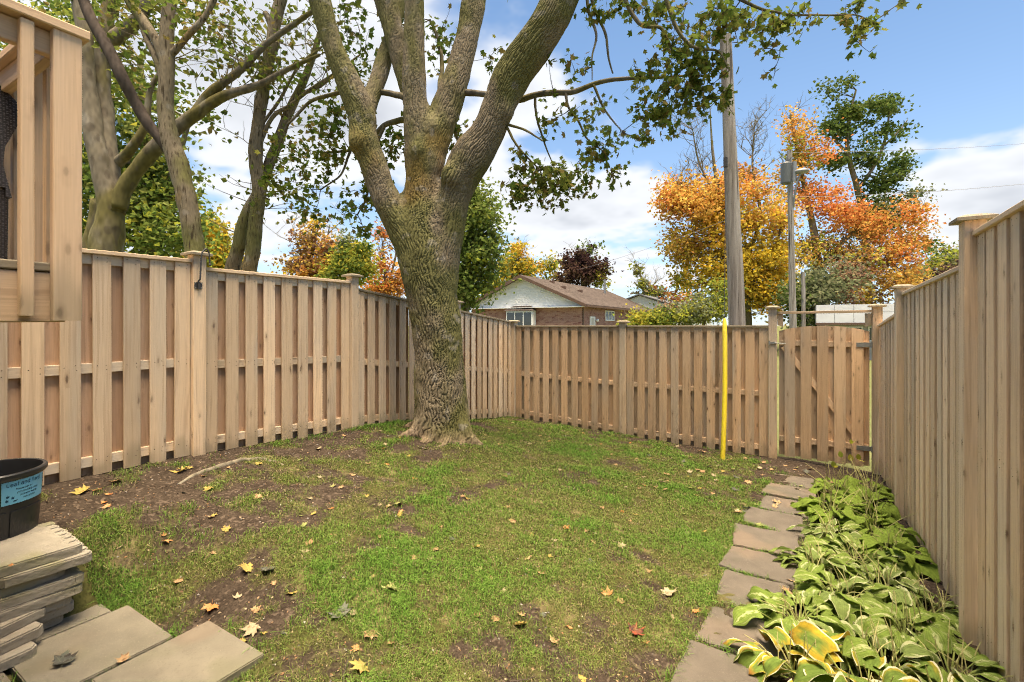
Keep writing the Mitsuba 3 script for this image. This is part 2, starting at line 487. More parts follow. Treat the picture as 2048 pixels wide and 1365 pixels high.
def post(parent, bsdf, x, y, z0, z1, w=PW, cap=True):
    k = piece('post', parent, bsdf, (x, y, z0), (x, y, z1), (1, 0, 0), w, w, .006)
    if cap:
        mb = MB()
        s = w / 2 + .045
        V, Fc = boxm((x - s, y - s, z1), (x + s, y + s, z1 + .022))
        mb.add(V, Fc)
        t = w / 2 - .01
        V = np.array([(x - s, y - s, z1 + .022), (x + s, y - s, z1 + .022), (x + s, y + s, z1 + .022), (x - s, y + s, z1 + .022),
                      (x - t, y - t, z1 + .045), (x + t, y - t, z1 + .045), (x + t, y + t, z1 + .045), (x - t, y + t, z1 + .045)])
        mb.add(V, [(0, 1, 5), (0, 5, 4), (1, 2, 6), (1, 6, 5), (2, 3, 7), (2, 7, 6), (3, 0, 4), (3, 4, 7), (4, 5, 6), (4, 6, 7)])
        U = np.vstack(mb.V)[:, :2] * .5 + 16.0 * _r.randint(1, 400)
        put('post_cap', np.vstack(mb.V), np.vstack(mb.F), 'old_wood', k, uv=U)
    return k


def panel(parent, wood, a, b, za, zb, inward, gz, rails=(.06, .52, .93), edge=(0.0, 0.0), lead='front', pitch=.2115, cap_wood=None, gap=.02, outer='cedar_outer', jit=.008):
    """Shadowbox panel between plan points a and b, top heights za, zb; boards on both sides of the rails; gz(x, y): height of the boards' feet."""
    a, b, nrm = np.asarray(a, float), np.asarray(b, float), np.asarray(inward, float)
    L = np.linalg.norm(b - a)
    d = (b - a) / L
    d3 = np.array([d[0], d[1], 0])
    slope = (zb - za) / L
    top = lambda s: za + slope * s
    at = lambda s, off, z: np.array([*(a + d * s + nrm * off), z])
    cap_t, rail_h, rail_t = .036, .089, .038
    zs = top(0) - cap_t
    foot = lambda s: float(gz(*(a + d * s)))
    # rails, top one under the cap, following the slope of the top
    for k, fr in enumerate(rails):
        if k == 0:
            r0, r1 = top(0) - cap_t - .002 - rail_h / 2, top(L) - cap_t - .002 - rail_h / 2
        else:
            f0, f1 = foot(0), foot(L)
            r0 = top(0) - (top(0) - f0) * fr
            r1 = top(L) - (top(L) - f1) * fr
        piece('rail', parent, wood, at(0, 0, r0), at(L, 0, r1), (0, 0, 1), rail_h, rail_t, .003)
    piece('top_cap', parent, cap_wood or 'old_wood', at(0, .004, top(0) - cap_t / 2), at(L, .004, top(L) - cap_t / 2), (nrm[0], nrm[1], 0), .125, cap_t, .004)
    d3 = np.array([d[0], d[1], 0])
    nails = MB()
    n = int(round((L + (pitch - BW)) / pitch))
    p = (L - BW) / max(n - 1, 1) if n > 1 else 0
    for side in ('front', 'back'):
        m = n if side == 'front' else n - 1
        for k in range(m):
            s = BW / 2 + p * k + (p / 2 if side == 'back' else 0) + _r.uniform(-jit, jit)
            w = (BW if side == 'front' else .19) + _r.uniform(-.006, .004)
            s = min(max(s, w / 2 + .001), L - w / 2 - .001)
            off = (rail_t / 2 + BT / 2 + .001) * (1 if side == 'front' else -1)
            f = foot(s) + gap + _r.uniform(-.012, .012)
            lean = _r.uniform(-.006, .006)
            off += _r.uniform(-.001, .004) if side == 'front' else 0
            zt = top(s) - cap_t - .002
            sl = slope
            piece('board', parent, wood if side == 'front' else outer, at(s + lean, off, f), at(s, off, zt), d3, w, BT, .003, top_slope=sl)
            if side == 'front':
                for fr in rails:
                    zr = (top(s) - cap_t - rail_h / 2) if fr == rails[0] else top(s) - (top(s) - foot(s)) * fr
                    for o in (-.035, .035):
                        for dz in ((-.02, .025) if o > 0 else (.015,)):
                            c_ = at(s + o + _r.uniform(-.008, .008), off + BT / 2 + .0015, zr + dz + _r.uniform(-.008, .008))
                            ring = [c_ + d3 * .0042 * math.cos(t_) + np.array([0, 0, .0042 * math.sin(t_)]) for t_ in np.arange(6) * math.pi / 3]
                            nails.add(ring, [(0, i_, i_ + 1) if d[0] * nrm[1] - d[1] * nrm[0] < 0 else (0, i_ + 1, i_) for i_ in range(1, 5)])
    tag(nails.put('nail', 'rusty_nail', parent), kind='stuff')


scene['rusty_nail'] = diffuse((.06, .045, .035))
lf = 'wooden_fence'
_count[lf] = 0
tag(lf, 'long pale cedar board fence along the left side behind the maple', 'fence')
gl_foot = lambda x, y: float(ground(XL + .05, y, False))
lp = [(.61, None), (2.66, None), (4.71, None), (7.12, None)]
lz = lambda y: np.interp(y, [4.71, 9.1], [2.28, 1.83])
px_in = XL - .012
for y, ztop in ((.61, 2.50), (2.66, 2.475), (4.71, 2.43), (7.12, 2.16)):
    post(lf, 'cedar_left', px_in, y, float(ground(XL, y, False)) - .05, ztop)
h = PW / 2 + .002
for y0, y1, z0, z1 in ((-1.4, .61, 2.38, 2.40), (.61, 2.66, 2.405, 2.43), (2.66, 4.71, 2.36, 2.37), (4.71, 7.12, 2.28, lz(7.12)), (7.12, 9.19, lz(7.12), lz(9.19))):
    panel(lf, 'cedar_left', (XL - .035, y0 + h), (XL - .035, y1 - h), z0, z1, (1, 0), gl_foot, cap_wood='cedar_left' if y1 < 5 else 'old_wood')

bf = 'wooden_fence_001'
_count['wooden_fence'] = 2
tag(bf, 'brown cedar board fence across the back of the yard beside the gate', 'fence')
bz = lambda x, y: float(np.interp(x, [-5.3, -2.87, -.32, 1.1], [-.27, -.43, -.47, -.46]))
BX = (-5.335, -2.87, -.32, 1.08)
for x, zt in zip(BX, (1.82, 1.80, 2.03, 2.03)):
    post(bf, 'cedar_back' if x > -1 else 'cedar_left', x, YB + .012, bz(x, 0) - .05, zt)
for x0, x1 in ((BX[0], BX[1]), (BX[1], BX[2])):
    panel(bf, 'cedar_back', (x0 + h, YB + .035), (x1 - h, YB + .035), 1.748, 1.748, (0, -1), bz, outer='cedar_back')
# the header over the gate and its two little brackets
piece('header', bf, 'cedar_back', (BX[2] + h, YB, 1.955), (BX[3] - h, YB, 1.965), (0, 0, 1), .04, .089, .003)
for xx in (BX[2] + h + .045, BX[3] - h - .045):
    piece('header_bracket', bf, 'cedar_back', (xx, YB, 1.74), (xx, YB, 1.934), (1, 0, 0), .085, .035, .003, bot_slope=.5 if xx > 0 else -.5)

rf = 'wooden_fence_002'
tag(rf, 'tall stepped cedar board fence along the right beside the hostas', 'fence')
rfoot = lambda x, y: -.53 + .01 * (y - 3)
for y, zt in ((2.1, 2.75), (4.60, 2.485), (7.22, 2.185)):
    post(rf, 'cedar_right', XR - .012, y, rfoot(0, y) - .05, zt)
for y0, y1, z0, z1 in ((-.4, 2.1, 2.70, 2.66), (2.1, 4.60, 2.475, 2.41), (4.60, 7.22, 2.21, 2.135), (7.22, 9.13, 1.93, 1.755)):
    panel(rf, 'cedar_right', (XR + .035, y0 + h), (XR + .035, y1 - (h if y1 < 9 else .07)), z0, z1, (-1, 0), rfoot, cap_wood='cedar_right', outer='cedar_outer_shaded', jit=.022)

# ------------------------------------------------------------------ gate
gt = 'garden_gate'
tag(gt, 'arched brown cedar board gate with grey strap hinges', 'gate')
gx0, gx1 = BX[2] + PW / 2 + .03, BX[3] - PW / 2 - .03
GW = gx1 - gx0
gtop = lambda x: 1.66 + .085 * (1 - ((x - (gx0 + gx1) / 2) / (GW / 2)) ** 2)
gbot = lambda x: np.interp(x, [gx0, gx1], [-.40, -.425])
for k in range(5):
    x = gx0 + .085 + .07 + k * (GW - .17 - .14) / 4
    sl = -2 * .085 * (x - (gx0 + gx1) / 2) / (GW / 2) ** 2
    piece('board', gt, 'cedar_back', (x, YB - .03, gbot(x)), (x, YB - .03, gtop(x)), (1, 0, 0), .152, BT, .003, top_slope=sl)
for k in range(6):
    x = gx0 + .07 + k * (GW - .14) / 5
    sl = -2 * .085 * (x - (gx0 + gx1) / 2) / (GW / 2) ** 2
    piece('board', gt, 'cedar_back', (x, YB + .03, gbot(x) + .01), (x, YB + .03, gtop(x) - .005), (1, 0, 0), .14, BT, .003, top_slope=sl)
for z in (1.46, -.12):
    piece('rail', gt, 'cedar_back', (gx0 + .004, YB, z), (gx1 - .004, YB, z - .01), (0, 0, 1), .09, .036, .003)
piece('brace', gt, 'cedar_back', (gx0 + .06, YB, 1.40), (gx1 - .10, YB, -.05), (.7, 0, .7), .088, .034, .003)
for z in (1.45, -.135):
    V, Fc = boxm((gx1 - .17, YB - .052, z - .034), (gx1 + .026, YB - .0405, z + .034))
    hk = put('hinge', V, Fc, 'zinc', gt)
    V, Fc = tube([(gx1 + .02, YB - .052, z - .045), (gx1 + .02, YB - .052, z + .045)], [.011, .011], 10)
    put('hinge_pin', V, Fc, 'zinc', hk)
mb = MB()
mb.add(*boxm((BX[2] - .03, YB - .066, 1.44), (BX[2] + .05, YB - .052, 1.475)))
mb.add(*tube([(BX[2] + .03, YB - .075, 1.455), (gx0 + .10, YB - .075, 1.452)], [.007, .007], 8))
mb.add(*tube([(BX[2] - .045, YB - .07, 1.425), (BX[2] - .045, YB - .07, 1.49)], [.012, .012], 8))
mb.put('latch', 'zinc', gt)
scene['zinc'] = principled(proc(lambda p, n, uv: mix((.20, .21, .20), (.32, .33, .32), noise(p.x * 40, p.y * 40, p.z * 40))), .5, .5, metallic=.5)


# ------------------------------------------------------------------ the big maple
def march(D, lo, step):
    """Marching tetrahedra: surface D = 0 of the grid D, inside negative."""
    nx, ny, nz = D.shape
    idx = np.arange(D.size).reshape(D.shape)
    cor = [idx[a:nx - 1 + a, b:ny - 1 + b, c:nz - 1 + c].ravel() for a, b, c in ((0, 0, 0), (1, 0, 0), (1, 1, 0), (0, 1, 0), (0, 0, 1), (1, 0, 1), (1, 1, 1), (0, 1, 1))]
    cor = np.stack(cor, 1)
    f = D.ravel()
    neg = f[cor] < 0
    cor = cor[neg.any(1) & ~neg.all(1)]
    E = []
    for tet in ((0, 5, 1, 6), (0, 1, 2, 6), (0, 2, 3, 6), (0, 3, 7, 6), (0, 7, 4, 6), (0, 4, 5, 6)):
        t = cor[:, tet]
        s = f[t] < 0
        for k in range(4):
            o = [j for j in range(4) if j != k]
            for m in (s[:, k] & ~s[:, o].any(1), ~s[:, k] & s[:, o].all(1)):
                q = t[m]
                if len(q):
                    E.append(np.stack([np.stack([q[:, k], q[:, j]], 1) for j in o], 1))
        for a, b in ((0, 1), (0, 2), (0, 3), (1, 2), (1, 3), (2, 3)):
            c, d = [j for j in range(4) if j not in (a, b)]
            m = s[:, a] & s[:, b] & ~s[:, c] & ~s[:, d]
            q = t[m]
            if len(q):
                ac, ad, bc, bd = (np.stack([q[:, i], q[:, j]], 1) for i, j in ((a, c), (a, d), (b, c), (b, d)))
                E += [np.stack([ac, ad, bd], 1), np.stack([ac, bd, bc], 1)]
    E = np.sort(np.vstack(E), axis=2)
    key = E[..., 0].astype(np.int64) * D.size + E[..., 1]
    u, inv = np.unique(key.ravel(), return_inverse=True)
    i, j = u // D.size, u % D.size
    t = (f[i] / (f[i] - f[j]))[:, None]
    P = lambda k: np.stack(np.unravel_index(k, D.shape), 1) * step + lo
    V = P(i) * (1 - t) + P(j) * t
    Fc = inv.reshape(-1, 3)
    Fc = Fc[(Fc[:, 0] != Fc[:, 1]) & (Fc[:, 1] != Fc[:, 2]) & (Fc[:, 0] != Fc[:, 2])]
    g = np.stack(np.gradient(D), -1)
    ci = np.clip(np.round((V[Fc].mean(1) - lo) / step).astype(int), 0, np.array(D.shape) - 1)
    n = np.cross(V[Fc[:, 1]] - V[Fc[:, 0]], V[Fc[:, 2]] - V[Fc[:, 0]])
    flip = (n * g[ci[:, 0], ci[:, 1], ci[:, 2]]).sum(1) < 0
    Fc[flip] = Fc[flip][:, ::-1]
    return V, Fc


def relax(V, Fc, n, lam=.5):
    from scipy.sparse import coo_matrix
    e = np.vstack([Fc[:, [0, 1]], Fc[:, [1, 2]], Fc[:, [2, 0]]])
    e = np.vstack([e, e[:, ::-1]])
    A = coo_matrix((np.ones(len(e)), (e[:, 0], e[:, 1])), shape=(len(V), len(V))).tocsr()
    A.data[:] = 1
    dg = np.maximum(np.asarray(A.sum(1)).ravel(), 1)[:, None]
    for k in range(n):
        V = V + lam * (A @ V / dg - V)
        V = V - (lam * 1.04) * (A @ V / dg - V) * .9
    return V


def limb(P):
    """(points, radii) from rows (px, py, width in pixels, depth)."""
    S = spline(np.array(P, float), 5)
    pts = np.array([W(a, b, z) for a, b, w, z in S])
    return pts, S[:, 2] / 2 * S[:, 3] / F


LIMBS = [
    [(884, 905, 122, 7.02), (884, 840, 110, 7.0), (882, 800, 104, 7.0), (879, 750, 98, 7.0), (878, 700, 94, 7.0), (873, 650, 95, 7.0), (865, 600, 99, 7.0), (858, 550, 106, 7.0), (852, 500, 106, 7.0), (849, 450, 92, 7.0), (846, 400, 74, 7.0), (846, 343, 64, 7.0), (846, 290, 66, 7.0)],
    [(872, 560, 76, 6.98), (888, 490, 70, 6.95), (900, 430, 66, 6.92), (912, 381, 66, 6.9), (937, 324, 78, 6.85), (974, 267, 66, 6.8), (997, 213, 65, 6.75), (1024, 152, 74, 6.7), (1066, 95, 74, 6.6), (1102, 38, 72, 6.5), (1124, -10, 70, 6.45), (1165, -110, 62, 6.3)],
    [(838, 520, 66, 6.97), (818, 480, 64, 6.95), (796, 445, 58, 6.95), (765, 381, 52, 6.92), (745, 324, 53, 6.9), (728, 280, 50, 6.9), (722, 228, 53, 6.9), (700, 171, 49, 6.9), (674, 114, 40, 6.9), (655, 57, 39, 6.9), (636, -10, 43, 6.9), (606, -110, 38, 6.85)],
    [(846, 330, 62, 7.0), (838, 262, 58, 6.95), (831, 209, 47, 6.93), (828, 152, 46, 6.92), (828, 76, 40, 6.92), (829, 0, 37, 6.92), (832, -110, 33, 6.92)],
    [(858, 330, 56, 7.02), (882, 250, 56, 7.1), (896, 207, 58, 7.15), (914, 152, 50, 7.2), (934, 76, 45, 7.3), (948, 0, 48, 7.4), (962, -110, 40, 7.5)],
    [(832, 250, 40, 7.1), (820, 190, 34, 7.25), (806, 140, 36, 7.35), (793, 90, 38, 7.4), (783, 45, 41, 7.45), (771, -5, 46, 7.5), (752, -110, 40, 7.6)],
    [(726, 250, 40, 7.0), (738, 205, 34, 7.2), (754, 165, 32, 7.4), (768, 120, 32, 7.6), (784, 70, 26, 7.8), (800, 10, 22, 8.0), (812, -70, 20, 8.2)],
]
LP = [limb(P) for P in LIMBS]
gb = W(884, 866, 7.0)
gb[2] = float(ground(gb[0], gb[1], False))
rp = []
for ang, ln, r0, r1, rise in ((-150, .46, .13, .045, .14), (-112, .34, .11, .04, .10), (-80, .50, .075, .03, .05), (-52, .30, .11, .04, .12), (-15, .50, .13, .045, .16), (40, .4, .13, .05, .12), (100, .4, .13, .05, .12), (160, .55, .13, .045, .13), (-130, .22, .12, .05, .13), (-32, .25, .11, .05, .14)):
    a = math.radians(ang)          # 0 = to the right in the picture, -90 = towards the camera
    dx = CA * math.cos(a) - SA * math.sin(a)
    dy = SA * math.cos(a) + CA * math.sin(a)
    pts, rs = [], []
    for t in np.linspace(0, 1, 7):
        q = gb[:2] + np.array([dx, dy]) * (.22 + ln * t) + np.array([-dy, dx]) * .08 * math.sin(3 * t + ang)
        g = float(ground(q[0], q[1], False))
        pts.append([q[0], q[1], g + rise * (1 - t) ** 1.6 * 1.9 - .02 - .05 * t])
        rs.append(r0 + (r1 - r0) * t ** .7)
    rp.append((np.array(pts), np.array(rs)))


def chain_sdf(P, pts, rs):
    d = np.full(len(P), 9.0)
    for a, b, ra, rb in zip(pts[:-1], pts[1:], rs[:-1], rs[1:]):
        ab = b - a
        t = np.clip(((P - a) @ ab) / (ab @ ab), 0, 1)
        d = np.minimum(d, np.linalg.norm(P - a - t[:, None] * ab, axis=1) - (ra + (rb - ra) * t))
    return d


def smin(a, b, k):
    h = np.maximum(k - np.abs(a - b), 0) / k
    return np.minimum(a, b) - h * h * k * .25


step = .066
allp = np.vstack([p for p, _ in LP + rp])
lo, hi = allp.min(0) - .45, allp.max(0) + .45
shape = np.ceil((hi - lo) / step).astype(int) + 1
D = np.full(shape, 1.0)
G = [lo[k] + np.arange(shape[k]) * step for k in range(3)]
for n, (pts, rs) in enumerate(LP + rp):
    a = np.maximum(np.floor((pts.min(0) - rs.max() - .35 - lo) / step).astype(int), 0)
    b = np.minimum(np.ceil((pts.max(0) + rs.max() + .35 - lo) / step).astype(int) + 1, shape)
    sub = np.stack(np.meshgrid(*[G[k][a[k]:b[k]] for k in range(3)], indexing='ij'), -1)
    d = chain_sdf(sub.reshape(-1, 3), pts[::2] if n < 7 and len(pts) % 2 else pts, rs[::2] if n < 7 and len(pts) % 2 else rs).reshape(sub.shape[:3])
    D[a[0]:b[0], a[1]:b[1], a[2]:b[2]] = smin(D[a[0]:b[0], a[1]:b[1], a[2]:b[2]], d, .09 if n < 7 else .10)
# burls and collars
for px, py, Z, r in ((905, 352, 6.72, .15), (725, 283, 6.85, .19), (716, 286, 6.75, .09), (838, 300, 6.8, .10), (862, 255, 6.9, .12), (1012, 225, 6.65, .10)):
    c = W(px, py, Z)
    a = np.maximum(np.floor((c - .5 - lo) / step).astype(int), 0)
    b = np.minimum(np.ceil((c + .5 - lo) / step).astype(int) + 1, shape)
    sub = np.stack(np.meshgrid(*[G[k][a[k]:b[k]] for k in range(3)], indexing='ij'), -1)
    D[a[0]:b[0], a[1]:b[1], a[2]:b[2]] = smin(D[a[0]:b[0], a[1]:b[1], a[2]:b[2]], np.linalg.norm(sub - c, axis=-1) - r, .10)
V, Fc = march(D, lo, step)
V = relax(V, Fc, 3)
for k in range(2):
    V, Fc = trimesh.remesh.subdivide(V, Fc)
    V = relax(V, Fc, 3)
from scipy.spatial import cKDTree


def limb_coords(V, pts, rs):
    """(unit radial vector, distance along, clearance) of the vertices with respect to one limb's centre line."""
    best, rad, lon, rr = np.full(len(V), 99.0), np.zeros_like(V), np.zeros(len(V)), np.zeros(len(V))
    cum = 0.0
    for a, b, ra, rb in zip(pts[:-1], pts[1:], rs[:-1], rs[1:]):
        ab = b - a
        L = np.linalg.norm(ab)
        t = np.clip(((V - a) @ ab) / (L * L), 0, 1)
        q = V - a - t[:, None] * ab
        d = np.linalg.norm(q, axis=1)
        m = d < best
        best[m], rad[m], lon[m], rr[m] = d[m], q[m], cum + t[m] * L, ra + (rb - ra) * t[m]
        cum += L
    return rad / (np.linalg.norm(rad, axis=1, keepdims=True) + 1e-9), lon, best - rr, rr


ACC, WS, LO, RR = np.zeros_like(V), np.zeros(len(V)), np.zeros(len(V)), np.zeros(len(V))
ridge = np.zeros(len(V))


def bark_relief(th, lon, N, o):
    """0 in the furrows, 1 on the ridges: two sets of long wandering furrows that run into one another."""
    def q(k, f, sd):
        return meshkit.fbm(np.stack([np.cos(th) * k + o, np.sin(th) * k, lon * f], 1), 2, sd) - .5
    a = np.abs(np.sin(.5 * (N * th + 26 * q(1.6, 2.6, 3) + 7 * q(6, 9, 4))))
    b = np.abs(np.sin(.5 * (int(N * .72) * th - 30 * q(1.9, 3.1, 11) + 8 * q(5, 8, 12))))
    d = meshkit.noise(np.stack([np.cos(th) * 14 + o, np.sin(th) * 14, lon * 13], 1), 6)
    return np.clip(np.minimum(a * 1.7, .22 + b * 1.5) - .35 * np.clip(d - .55, 0, 1), 0, 1)


for n, (pts, rs) in enumerate(LP):
    lo_, hi_ = pts.min(0) - .9, pts.max(0) + .9
    ids = np.nonzero(((V > lo_) & (V < hi_)).all(1))[0]
    u, lon, cl, rr = limb_coords(V[ids], pts[::2] if len(pts) % 2 else pts, rs[::2] if len(pts) % 2 else rs)
    if n == 0:      # the flare: furrows run down and outwards
        lon = lon - .6 * np.maximum(cl, 0)
    w = np.exp(-np.maximum(cl, -.05) / (.04 if n else .06)) + 1e-9
    ax = (pts[-1] - pts[0]) / np.linalg.norm(pts[-1] - pts[0])
    e1 = np.cross(ax, [CA, SA, 0])
    e1 /= np.linalg.norm(e1)
    th = np.arctan2(u @ np.cross(ax, e1), u @ e1)
    rib = bark_relief(th, lon, 54 if n == 0 else int(2 * math.pi * np.median(rs) / .032), n * 5.3)
    ridge[ids] += w * rib
    WS[ids] += w
    RR[ids] += w * rr
WS = np.maximum(WS, 1e-9)
bk, RR = ridge / WS, RR / WS
nrm = trimesh.Trimesh(V, Fc, process=False).vertex_normals
big = np.clip(RR / .30, .4, 1.0)
lump = meshkit.fbm(V * 3.2, 3, 12) - .5
flare = np.clip(1 - (V[:, 2] - ground(V[:, 0], V[:, 1], False)) / .22, 0, 1)
V2 = V + nrm * ((bk - .75) * .024 * big * (1 - .5 * flare) + lump * .05 * big + flare * .05 * (meshkit.fbm(V * 12, 3, 19) - .5))[:, None]
keep = V2[Fc].mean(1)[:, 2] > ground(*V2[Fc].mean(1)[:, :2].T, False) - .12
mt = numbered('maple_tree')
put('trunk', V2, Fc[keep], 'bark', mt, uv=np.stack([bk, flare], 1), smooth=True)
tag(mt, 'big maple with furrowed mossy trunk dividing into five heavy limbs on the lawn', 'tree')
# the root that runs bare over the soil towards the fence
rk = [(356, 968), (395, 948), (440, 934), (480, 922), (530, 919), (570, 930)]
pts = np.array([hit(*q) for q in rk])
S = spline(pts, 6)
S[:, 2] = ground(S[:, 0], S[:, 1]) - .008
V, Fc = tube(S, 0.026 * np.sin(np.linspace(.35, 2.9, len(S))) + .004, 9)
V = V + (meshkit.noise(V * 25, 3)[:, None] - .5) * .015
put('root', V, Fc, 'bark_lichen', mt, smooth=True)


# ------------------------------------------------------------------ leaves and twigs
def maple_outline():
    a = [(0, 1.0), (14, .62), (24, .66), (30, .50), (47, .92), (58, .62), (70, .66), (80, .42), (100, .66), (118, .40), (150, .36), (176, .16)]
    pts = [(r * math.sin(math.radians(t)), r * math.cos(math.radians(t))) for t, r in a]
    return np.array(pts + [(-x, y) for x, y in pts[:0:-1]])


MO = maple_outline()
MS = np.array([(0, 1.0), (.22, .55), (.70, .66), (.45, .18), (.62, -.1), (.12, -.16), (-.12, -.16), (-.62, -.1), (-.45, .18), (-.70, .66), (-.22, .55)])


def leaf_fan(O, curl=.25):
    """A leaf blade in the xy plane, base at the origin, tip towards +y, 1 long, folded and drooping a little."""
    P = np.vstack([[0, .12], O])
    z = -curl * (P[:, 0] ** 2) + .30 * curl * np.abs(P[:, 0]) - .35 * curl * P[:, 1] ** 2
    n = len(O)
    k = np.arange(n)
    return np.column_stack([P, z]), np.stack([np.zeros(n, int), 1 + k, 1 + (k + 1) % n], 1)


def frames(n, rg, droop=.5):
    """n random orientations: columns x, y (tip), z."""
    y = rg.normal(size=(n, 3))
    y[:, 2] = y[:, 2] * .6 - droop
    y /= np.linalg.norm(y, axis=1, keepdims=True)
    x = np.cross(y, rg.normal(size=(n, 3)))
    x /= np.linalg.norm(x, axis=1, keepdims=True)
    return np.stack([x, y, np.cross(x, y)], -1)


def scatter_leaves(mb, P, size, cols, rg, shape=MS, droop=.5, curl=.25, M=None):
    LV, LF = leaf_fan(shape, curl)
    n = len(P)
    M = frames(n, rg, droop) if M is None else M
    size = size * rg.uniform(.6, 1.25, n)
    V = np.einsum('nij,kj->nki', M, LV) * size[:, None, None] + P[:, None, :]
    Fc = (LF[None] + (np.arange(n) * len(LV))[:, None, None]).reshape(-1, 3)
    c = np.asarray(cols)[rg.integers(0, len(cols), n)] * rg.uniform(.75, 1.25, (n, 1))
    mb.add(V.reshape(-1, 3), Fc, color=np.repeat(c, len(LV), 0))


def twig(mb, a, b, r0, r1, rg, sag=.08, bend=.12, n=6, sides=4):
    a, b = np.asarray(a, float), np.asarray(b, float)
    L = np.linalg.norm(b - a)
    t = np.linspace(0, 1, n)[:, None]
    off = rg.normal(size=3) * bend * L
    wig = np.cumsum(rg.normal(size=(n, 3)) * .03 * L, 0)
    P = a + (b - a) * t + off * (t * (1 - t)) + np.array([0, 0, -sag * L]) * (t * (1 - t)) * 2 + wig * t * (1 - t) * 2
    V, Fc = tube(P, r0 + (r1 - r0) * t[:, 0], sides, cap=False)
    mb.add(V, Fc)
    return P


OLIVE = [(.14, .18, .035), (.11, .165, .03), (.17, .20, .04), (.19, .20, .045), (.10, .15, .03), (.20, .16, .05), (.13, .16, .04)]
GREENS = [(.075, .125, .020), (.10, .15, .025), (.06, .105, .02), (.13, .16, .03), (.16, .16, .04)]


def spray(tw, lv, branches, regions, size, cols, seed, per=7):
    """Leaves in ellipsoids (px, py, Z, rx, ry in pixels, number), each bunch on a twig that springs from the nearest of the branches."""
    rg = np.random.default_rng(seed)
    B = np.vstack(branches)
    tree = cKDTree(B)
    for px, py, Z, rx, ry, num in regions:
        m = max(1, int(round(num / per)))
        q = rg.normal(size=(m * 3, 3))
        q = q / np.linalg.norm(q, axis=1, keepdims=True) * rg.uniform(0, 1, (m * 3, 1)) ** .45
        q = q[:m]
        C = np.array([W(px + rx * u, py + ry * v, Z + .5 * max(rx, ry) / F * Z * w2) for u, v, w2 in q])
        node = None
        for c in C[np.argsort(np.abs(C - C.mean(0)).sum(1))]:
            cand, dd = tree.query(c)[1], tree.query(c)[0]
            src = B[cand]
            if node is not None:
                k = np.argmin(np.linalg.norm(node - c, axis=1))
                if np.linalg.norm(node[k] - c) < dd:
                    src = node[k]
            P = twig(tw, src, c, .006 if node is not None else .009, .0025, rg)
            node = P[2:] if node is None else np.vstack([node, P[2:]])
            n = rg.integers(per - 2, per + 3)
            s = rg.choice(len(P) - 1, n) + rg.uniform(0, 1, n)
            i0 = np.floor(s).astype(int)
            base = P[i0] + (P[i0 + 1] - P[i0]) * (s - i0)[:, None]
            base[:n // 2] = c + rg.normal(size=(n // 2, 3)) * size * 1.0
            M = frames(n, rg, .55)
            scatter_leaves(lv, base + M[:, :, 1] * size * .25 + rg.normal(size=(n, 3)) * size * .35, size, cols, rg, M=M)


def bough(mb, P, sides=7, n=6):
    """A branch tube from rows (px, py, width px, Z); returns its points."""
    S = spline(np.array(P, float), n)
    pts = np.array([W(a, b, z) for a, b, w, z in S])
    r = np.maximum(S[:, 2] / 2 * S[:, 3] / F, .0025)
    pts = pts + (meshkit.noise(np.stack([pts * 3, pts * 3 + 50, pts * 3 + 90], 1), 1) - .5) * .05
    V, Fc = tube(pts, r, sides)
    V = V + (meshkit.noise(V * 18, 3)[:, None] - .5) * np.repeat(r, sides)[:, None] * .25
    mb.add(V, Fc)
    return pts


br, tw, lv = MB(), MB(), MB()
B1 = bough(br, [(930, 184, 13, 7.15), (985, 193, 12, 7.15), (1035, 200, 13, 7.1), (1075, 190, 12, 7.05), (1140, 187, 11, 7.0), (1200, 166, 9, 6.95), (1260, 157, 8, 6.9), (1330, 155, 5, 6.85), (1400, 150, 3, 6.8)])
small = [
    bough(br, [(1072, 192, 6, 7.05), (1075, 240, 5, 7.0), (1088, 280, 4, 6.95), (1105, 335, 2, 6.9)], 5),
    bough(br, [(1130, 188, 7, 7.0), (1136, 217, 5, 6.95), (1155, 245, 4.5, 6.9), (1175, 280, 3.5, 6.85), (1205, 303, 2.5, 6.8)], 5),
    bough(br, [(1187, 172, 6, 6.95), (1205, 208, 4.5, 6.9), (1226, 242, 3.5, 6.85), (1245, 265, 2, 6.8)], 5),
    bough(br, [(1174, -20, 7, 6.4), (1182, 35, 6, 6.4), (1192, 80, 5, 6.4), (1186, 130, 3, 6.4), (1183, 160, 2, 6.4)], 5),
    bough(br, [(1178, -20, 8, 6.5), (1205, 55, 6, 6.5), (1216, 100, 5, 6.5), (1227, 150, 3, 6.6)], 5),
    bough(br, [(1245, -20, 9, 6.3), (1275, 45, 8, 6.3), (1318, 55, 7, 6.3), (1340, 92, 6, 6.3), (1364, 130, 4, 6.3)], 5),
    bough(br, [(1330, -20, 9, 6.1), (1348, 48, 8, 6.1), (1368, 78, 7, 6.1), (1400, 97, 6, 6.1), (1438, 105, 4, 6.1), (1462, 145, 2, 6.1)], 5),
    bough(br, [(1012, 250, 6, 6.7), (1028, 285, 5, 6.65), (1050, 310, 4, 6.6), (1078, 338, 3, 6.6)], 5),
    bough(br, [(1012, 248, 6, 6.7), (1050, 262, 5, 6.6), (1085, 282, 3, 6.5)], 5),
    bough(br, [(1440, -25, 8, 6.0), (1500, 10, 6, 6.0), (1560, 28, 5, 6.0), (1620, 30, 4, 6.0), (1700, 30, 3, 6.0), (1745, 45, 2, 6.0)], 5),
]
